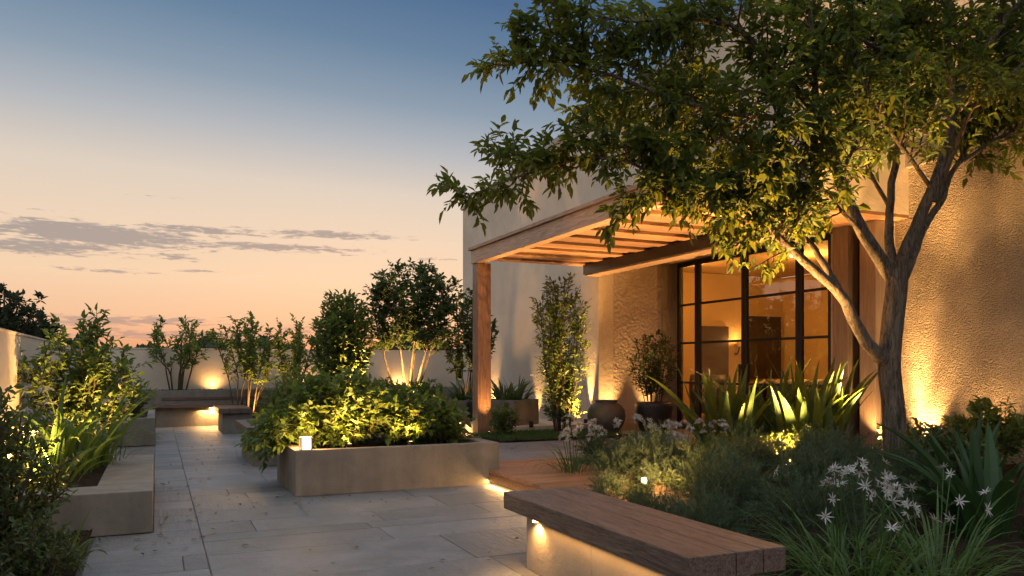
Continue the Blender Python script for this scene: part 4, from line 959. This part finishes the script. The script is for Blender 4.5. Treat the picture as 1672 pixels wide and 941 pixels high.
uplight(5.47, 18.84, .715, (0,.45,1), 5.5, 'spotlight on the back wall behind the multi stemmed tree', 160, 1.0, .03, .035)
uplight(-1.38, 10.5, .04, (-.5,0,1), 60, 'spotlight washing the garden wall beside the large shrub', 110)
uplight(6.85, 16.5, .04, (.2,0,1), 75, 'spotlight washing the far end of the house side wall', 50)
uplight(6.87, 12.12, .27, (.07,0,1), 110, 'spotlight grazing the house corner behind the tall narrow shrub', 30, .8)
uplight(6.84, 14.2, .04, (.08,0,1), 40, 'spotlight grazing the middle of the house side wall', 46)
uplight(7.12, 11.70, .16, (.02,.10,1), 45, 'small spotlight on the paving between urn and black pot', 62)
uplight(7.95, 11.66, .16, (0,.10,1), 25, 'small spotlight behind the black pot', 62)
uplight(8.47, 6.72, .18, (.30,.06,1), 110, 'spotlight at the foot of the rough house wall behind the tree trunk', 74, 1.0, .05)
uplight(8.48, 6.84, .18, (.07,.0,1), 300, 'narrow beam spotlight at the rough wall, touching the other wall spotlight', 26, 1.0, .05)
uplight(8.28, 5.9, .18, (.10,.05,1), 26, 'added fill spotlight at the rough house wall beside the low leafy shrub', 100)  # added fill light, brightens the dark wedge between the other wall beams
uplight(8.40, 4.6, .18, (.14,-.1,1), 60, 'spotlight at the rough house wall hidden by the broad leaves', 80)
uplight(8.1, 7.1, .18, (.25,.3,1), 30, 'spotlight at the foot of the timber posts', 70)
uplight(6.22, 10.88, .17, (-.22,.3,1), 150, 'spotlight lighting the tall narrow shrub', 75)
uplight(7.25, 6.2, .20, (-.12,-.08,1), 1700, 'spotlight lighting the big tree from behind its trunk', 85)
uplight(5.80, 6.30, .22, (.06,.08,1), 620, 'spotlight under the irises and tree branches', 100)
uplight(5.45, 5.75, .26, (-.16,.02,1), 560, 'spotlight among the needle mounds facing the trunk', 80)
gl = thing('garden_lamp', (3.80, 5.70, .14), 'small bare glowing lamp among the needle mounds behind the bench', 'lamp')
mb = MB(); mb.lathe([(.0,0),(.014,0),(.014,.10),(.03,.11),(.03,.118),(0,.118)], 14); mb.build('stake', M['black'], gl, local=True)
mb = MB(); mb.lathe([(.0,.12),(.020,.122),(.024,.145),(.018,.165),(0,.17)], 18); mb.build('bulb', M['lantern'], gl, smooth=True, local=True)
light('POINT', 'lamp_light', (3.76, 5.60, .34), gl, 60, shadow_soft_size=.03)
uplight(6.42, 10.35, .16, (-.25,-.1,1), 130, 'spotlight on the terrace below the timber rafters, in front of the urn', 120)
uplight(6.30, 8.95, .16, (-.25,0,1), 130, 'spotlight on the terrace below the rafters, behind the lilies', 120)
uplight(-.80, 6.15, .05, (-.05,-.25,1), 34, 'spotlight between the near dark shrub and the path planter', 110)
uplight(-.82, 7.18, .28, (.10,.60,1), 90, 'spotlight in the path planter among the irises', 120)
uplight(-.62, 10.5, .03, (-.2,.55,1), 110, 'spotlight at the foot of the large green shrub', 90)
uplight(1.80, 8.06, .40, (.05,.45,1), 38, 'spotlight hidden in the planter shrubs near the lantern', 150)
uplight(2.45, 8.06, .40, (-.1,.45,1), 28, 'spotlight hidden in the planter shrubs at the deck end', 140)
uplight(3.3, 13.95, .56, (-.15,.25,1), 190, 'spotlight at the foot of the tall dense shrub', 100)
uplight(4.3, 14.15, .56, (.02,.25,1), 210, 'spotlight under the multi stemmed tree', 90)
uplight(5.75, 14.85, .03, (.1,.15,1), 45, 'spotlight at the foot of the slender young tree', 80)
uplight(1.9, 17.0, .03, (.05,.25,1), 80, 'spotlight under the vase shaped shrubs', 90)
uplight(4.82, 11.62, .16, (0,.12,1), 26, 'spotlight at the foot of the square pergola post', 60)
uplight(5.7, 11.9, .28, (0,-.5,1), 30, 'spotlight on the stone platform aimed at the pergola rafters', 80)

# ------------------------------------------------------------------ far trees
def far_tree(x, y, hh, rr, label):
    root = thing('distant_tree', (x, y, -.05), label, 'tree', 'trees beyond the garden wall')
    P = Plant(.32, .2, 8, .1)
    n = 26
    mbT = P.W; mbT.tube([(0,0,0),(0,0,hh*.5),(.1,0,hh*.8)], [.22,.16,.06], 8)
    for i in range(n):
        a = i*2.4; f = math.sqrt((i+.5)/n); zc = hh*(.62+.38*(1-f*f)*RNG.uniform(.7,1.0)) - f*hh*.08
        tip = np.array([math.cos(a)*rr*f, math.sin(a)*rr*f, zc]); pts = smooth_path([(0,0,hh*.3), tip*np.array([.5,.5,.8]), tip], 6); mbT.tube(pts, np.linspace(.08,.03,6), 5)
        P.sprout(pts, .05, 0, [dict(sp=.6, len=1.2, fwd=.5, up=.3, rad=.02, start=.35), dict(sp=.32, len=.6, fwd=.6, up=.2, rad=.01, start=.2)])
    P.finish(root, M['far_leaf'], M['twig'], 'crown', 'trunk'); return root
p = at(8, 590, 40); far_tree(p[0], p[1], 5.6, 1.9, 'tallest rounded dark tree beyond the garden wall')
p = at(-60, 590, 42); far_tree(p[0], p[1], 5.2, 2.2, 'dark tree beyond the garden wall at the edge of the view')
p = at(66, 590, 44); far_tree(p[0], p[1], 4.0, 1.5, 'lower rounded tree beside the tallest one beyond the garden wall')
mb = MB(); rr = np.random.default_rng(9)
N = 52000; pxs = rr.uniform(-700, 2600, N); tt = rr.uniform(85, 150, N)
prof = 1.0 + .5*np.sin(pxs*.021) + .35*np.sin(pxs*.057+1) + .3*np.sin(pxs*.13+2) + .15*np.sin(pxs*.31)
top = (2.4 + 1.5*prof)*(tt/110)
zz = rr.random(N)**.7*top
u = (pxs-CXP)/FPX; pos = tt[:,None]*(FW+u[:,None]*RT); pos[:,2] = zz-.1
dr = rr.normal(size=(N,3)); mb.leaves(pos, dr, rr.normal(size=(N,3)), rr.uniform(.8,1.7,N), rr.uniform(.5,1.0,N), .1, .1)
tag(mb.build('far_treeline', M['far_leaf']), 'dark line of far trees along the horizon', 'trees', kind='stuff')

# ------------------------------------------------------------------ render settings
vs = scene.view_settings; vs.view_transform = 'Standard'; vs.look = 'None'; vs.gamma = 1.0; vs.exposure = 0.08; vs.use_curve_mapping = False
scene.display_settings.display_device = 'sRGB'
cy = scene.cycles
cy.max_bounces = 6; cy.diffuse_bounces = 3; cy.glossy_bounces = 3; cy.transmission_bounces = 4; cy.transparent_max_bounces = 8
cy.caustics_reflective = False; cy.caustics_refractive = False; cy.sample_clamp_indirect = 4.0
cy.use_denoising = True
try: cy.denoiser = 'OPENIMAGEDENOISE'; cy.denoising_input_passes = 'RGB_ALBEDO_NORMAL'
except Exception: pass
cy.use_adaptive_sampling = True; cy.adaptive_threshold = .02
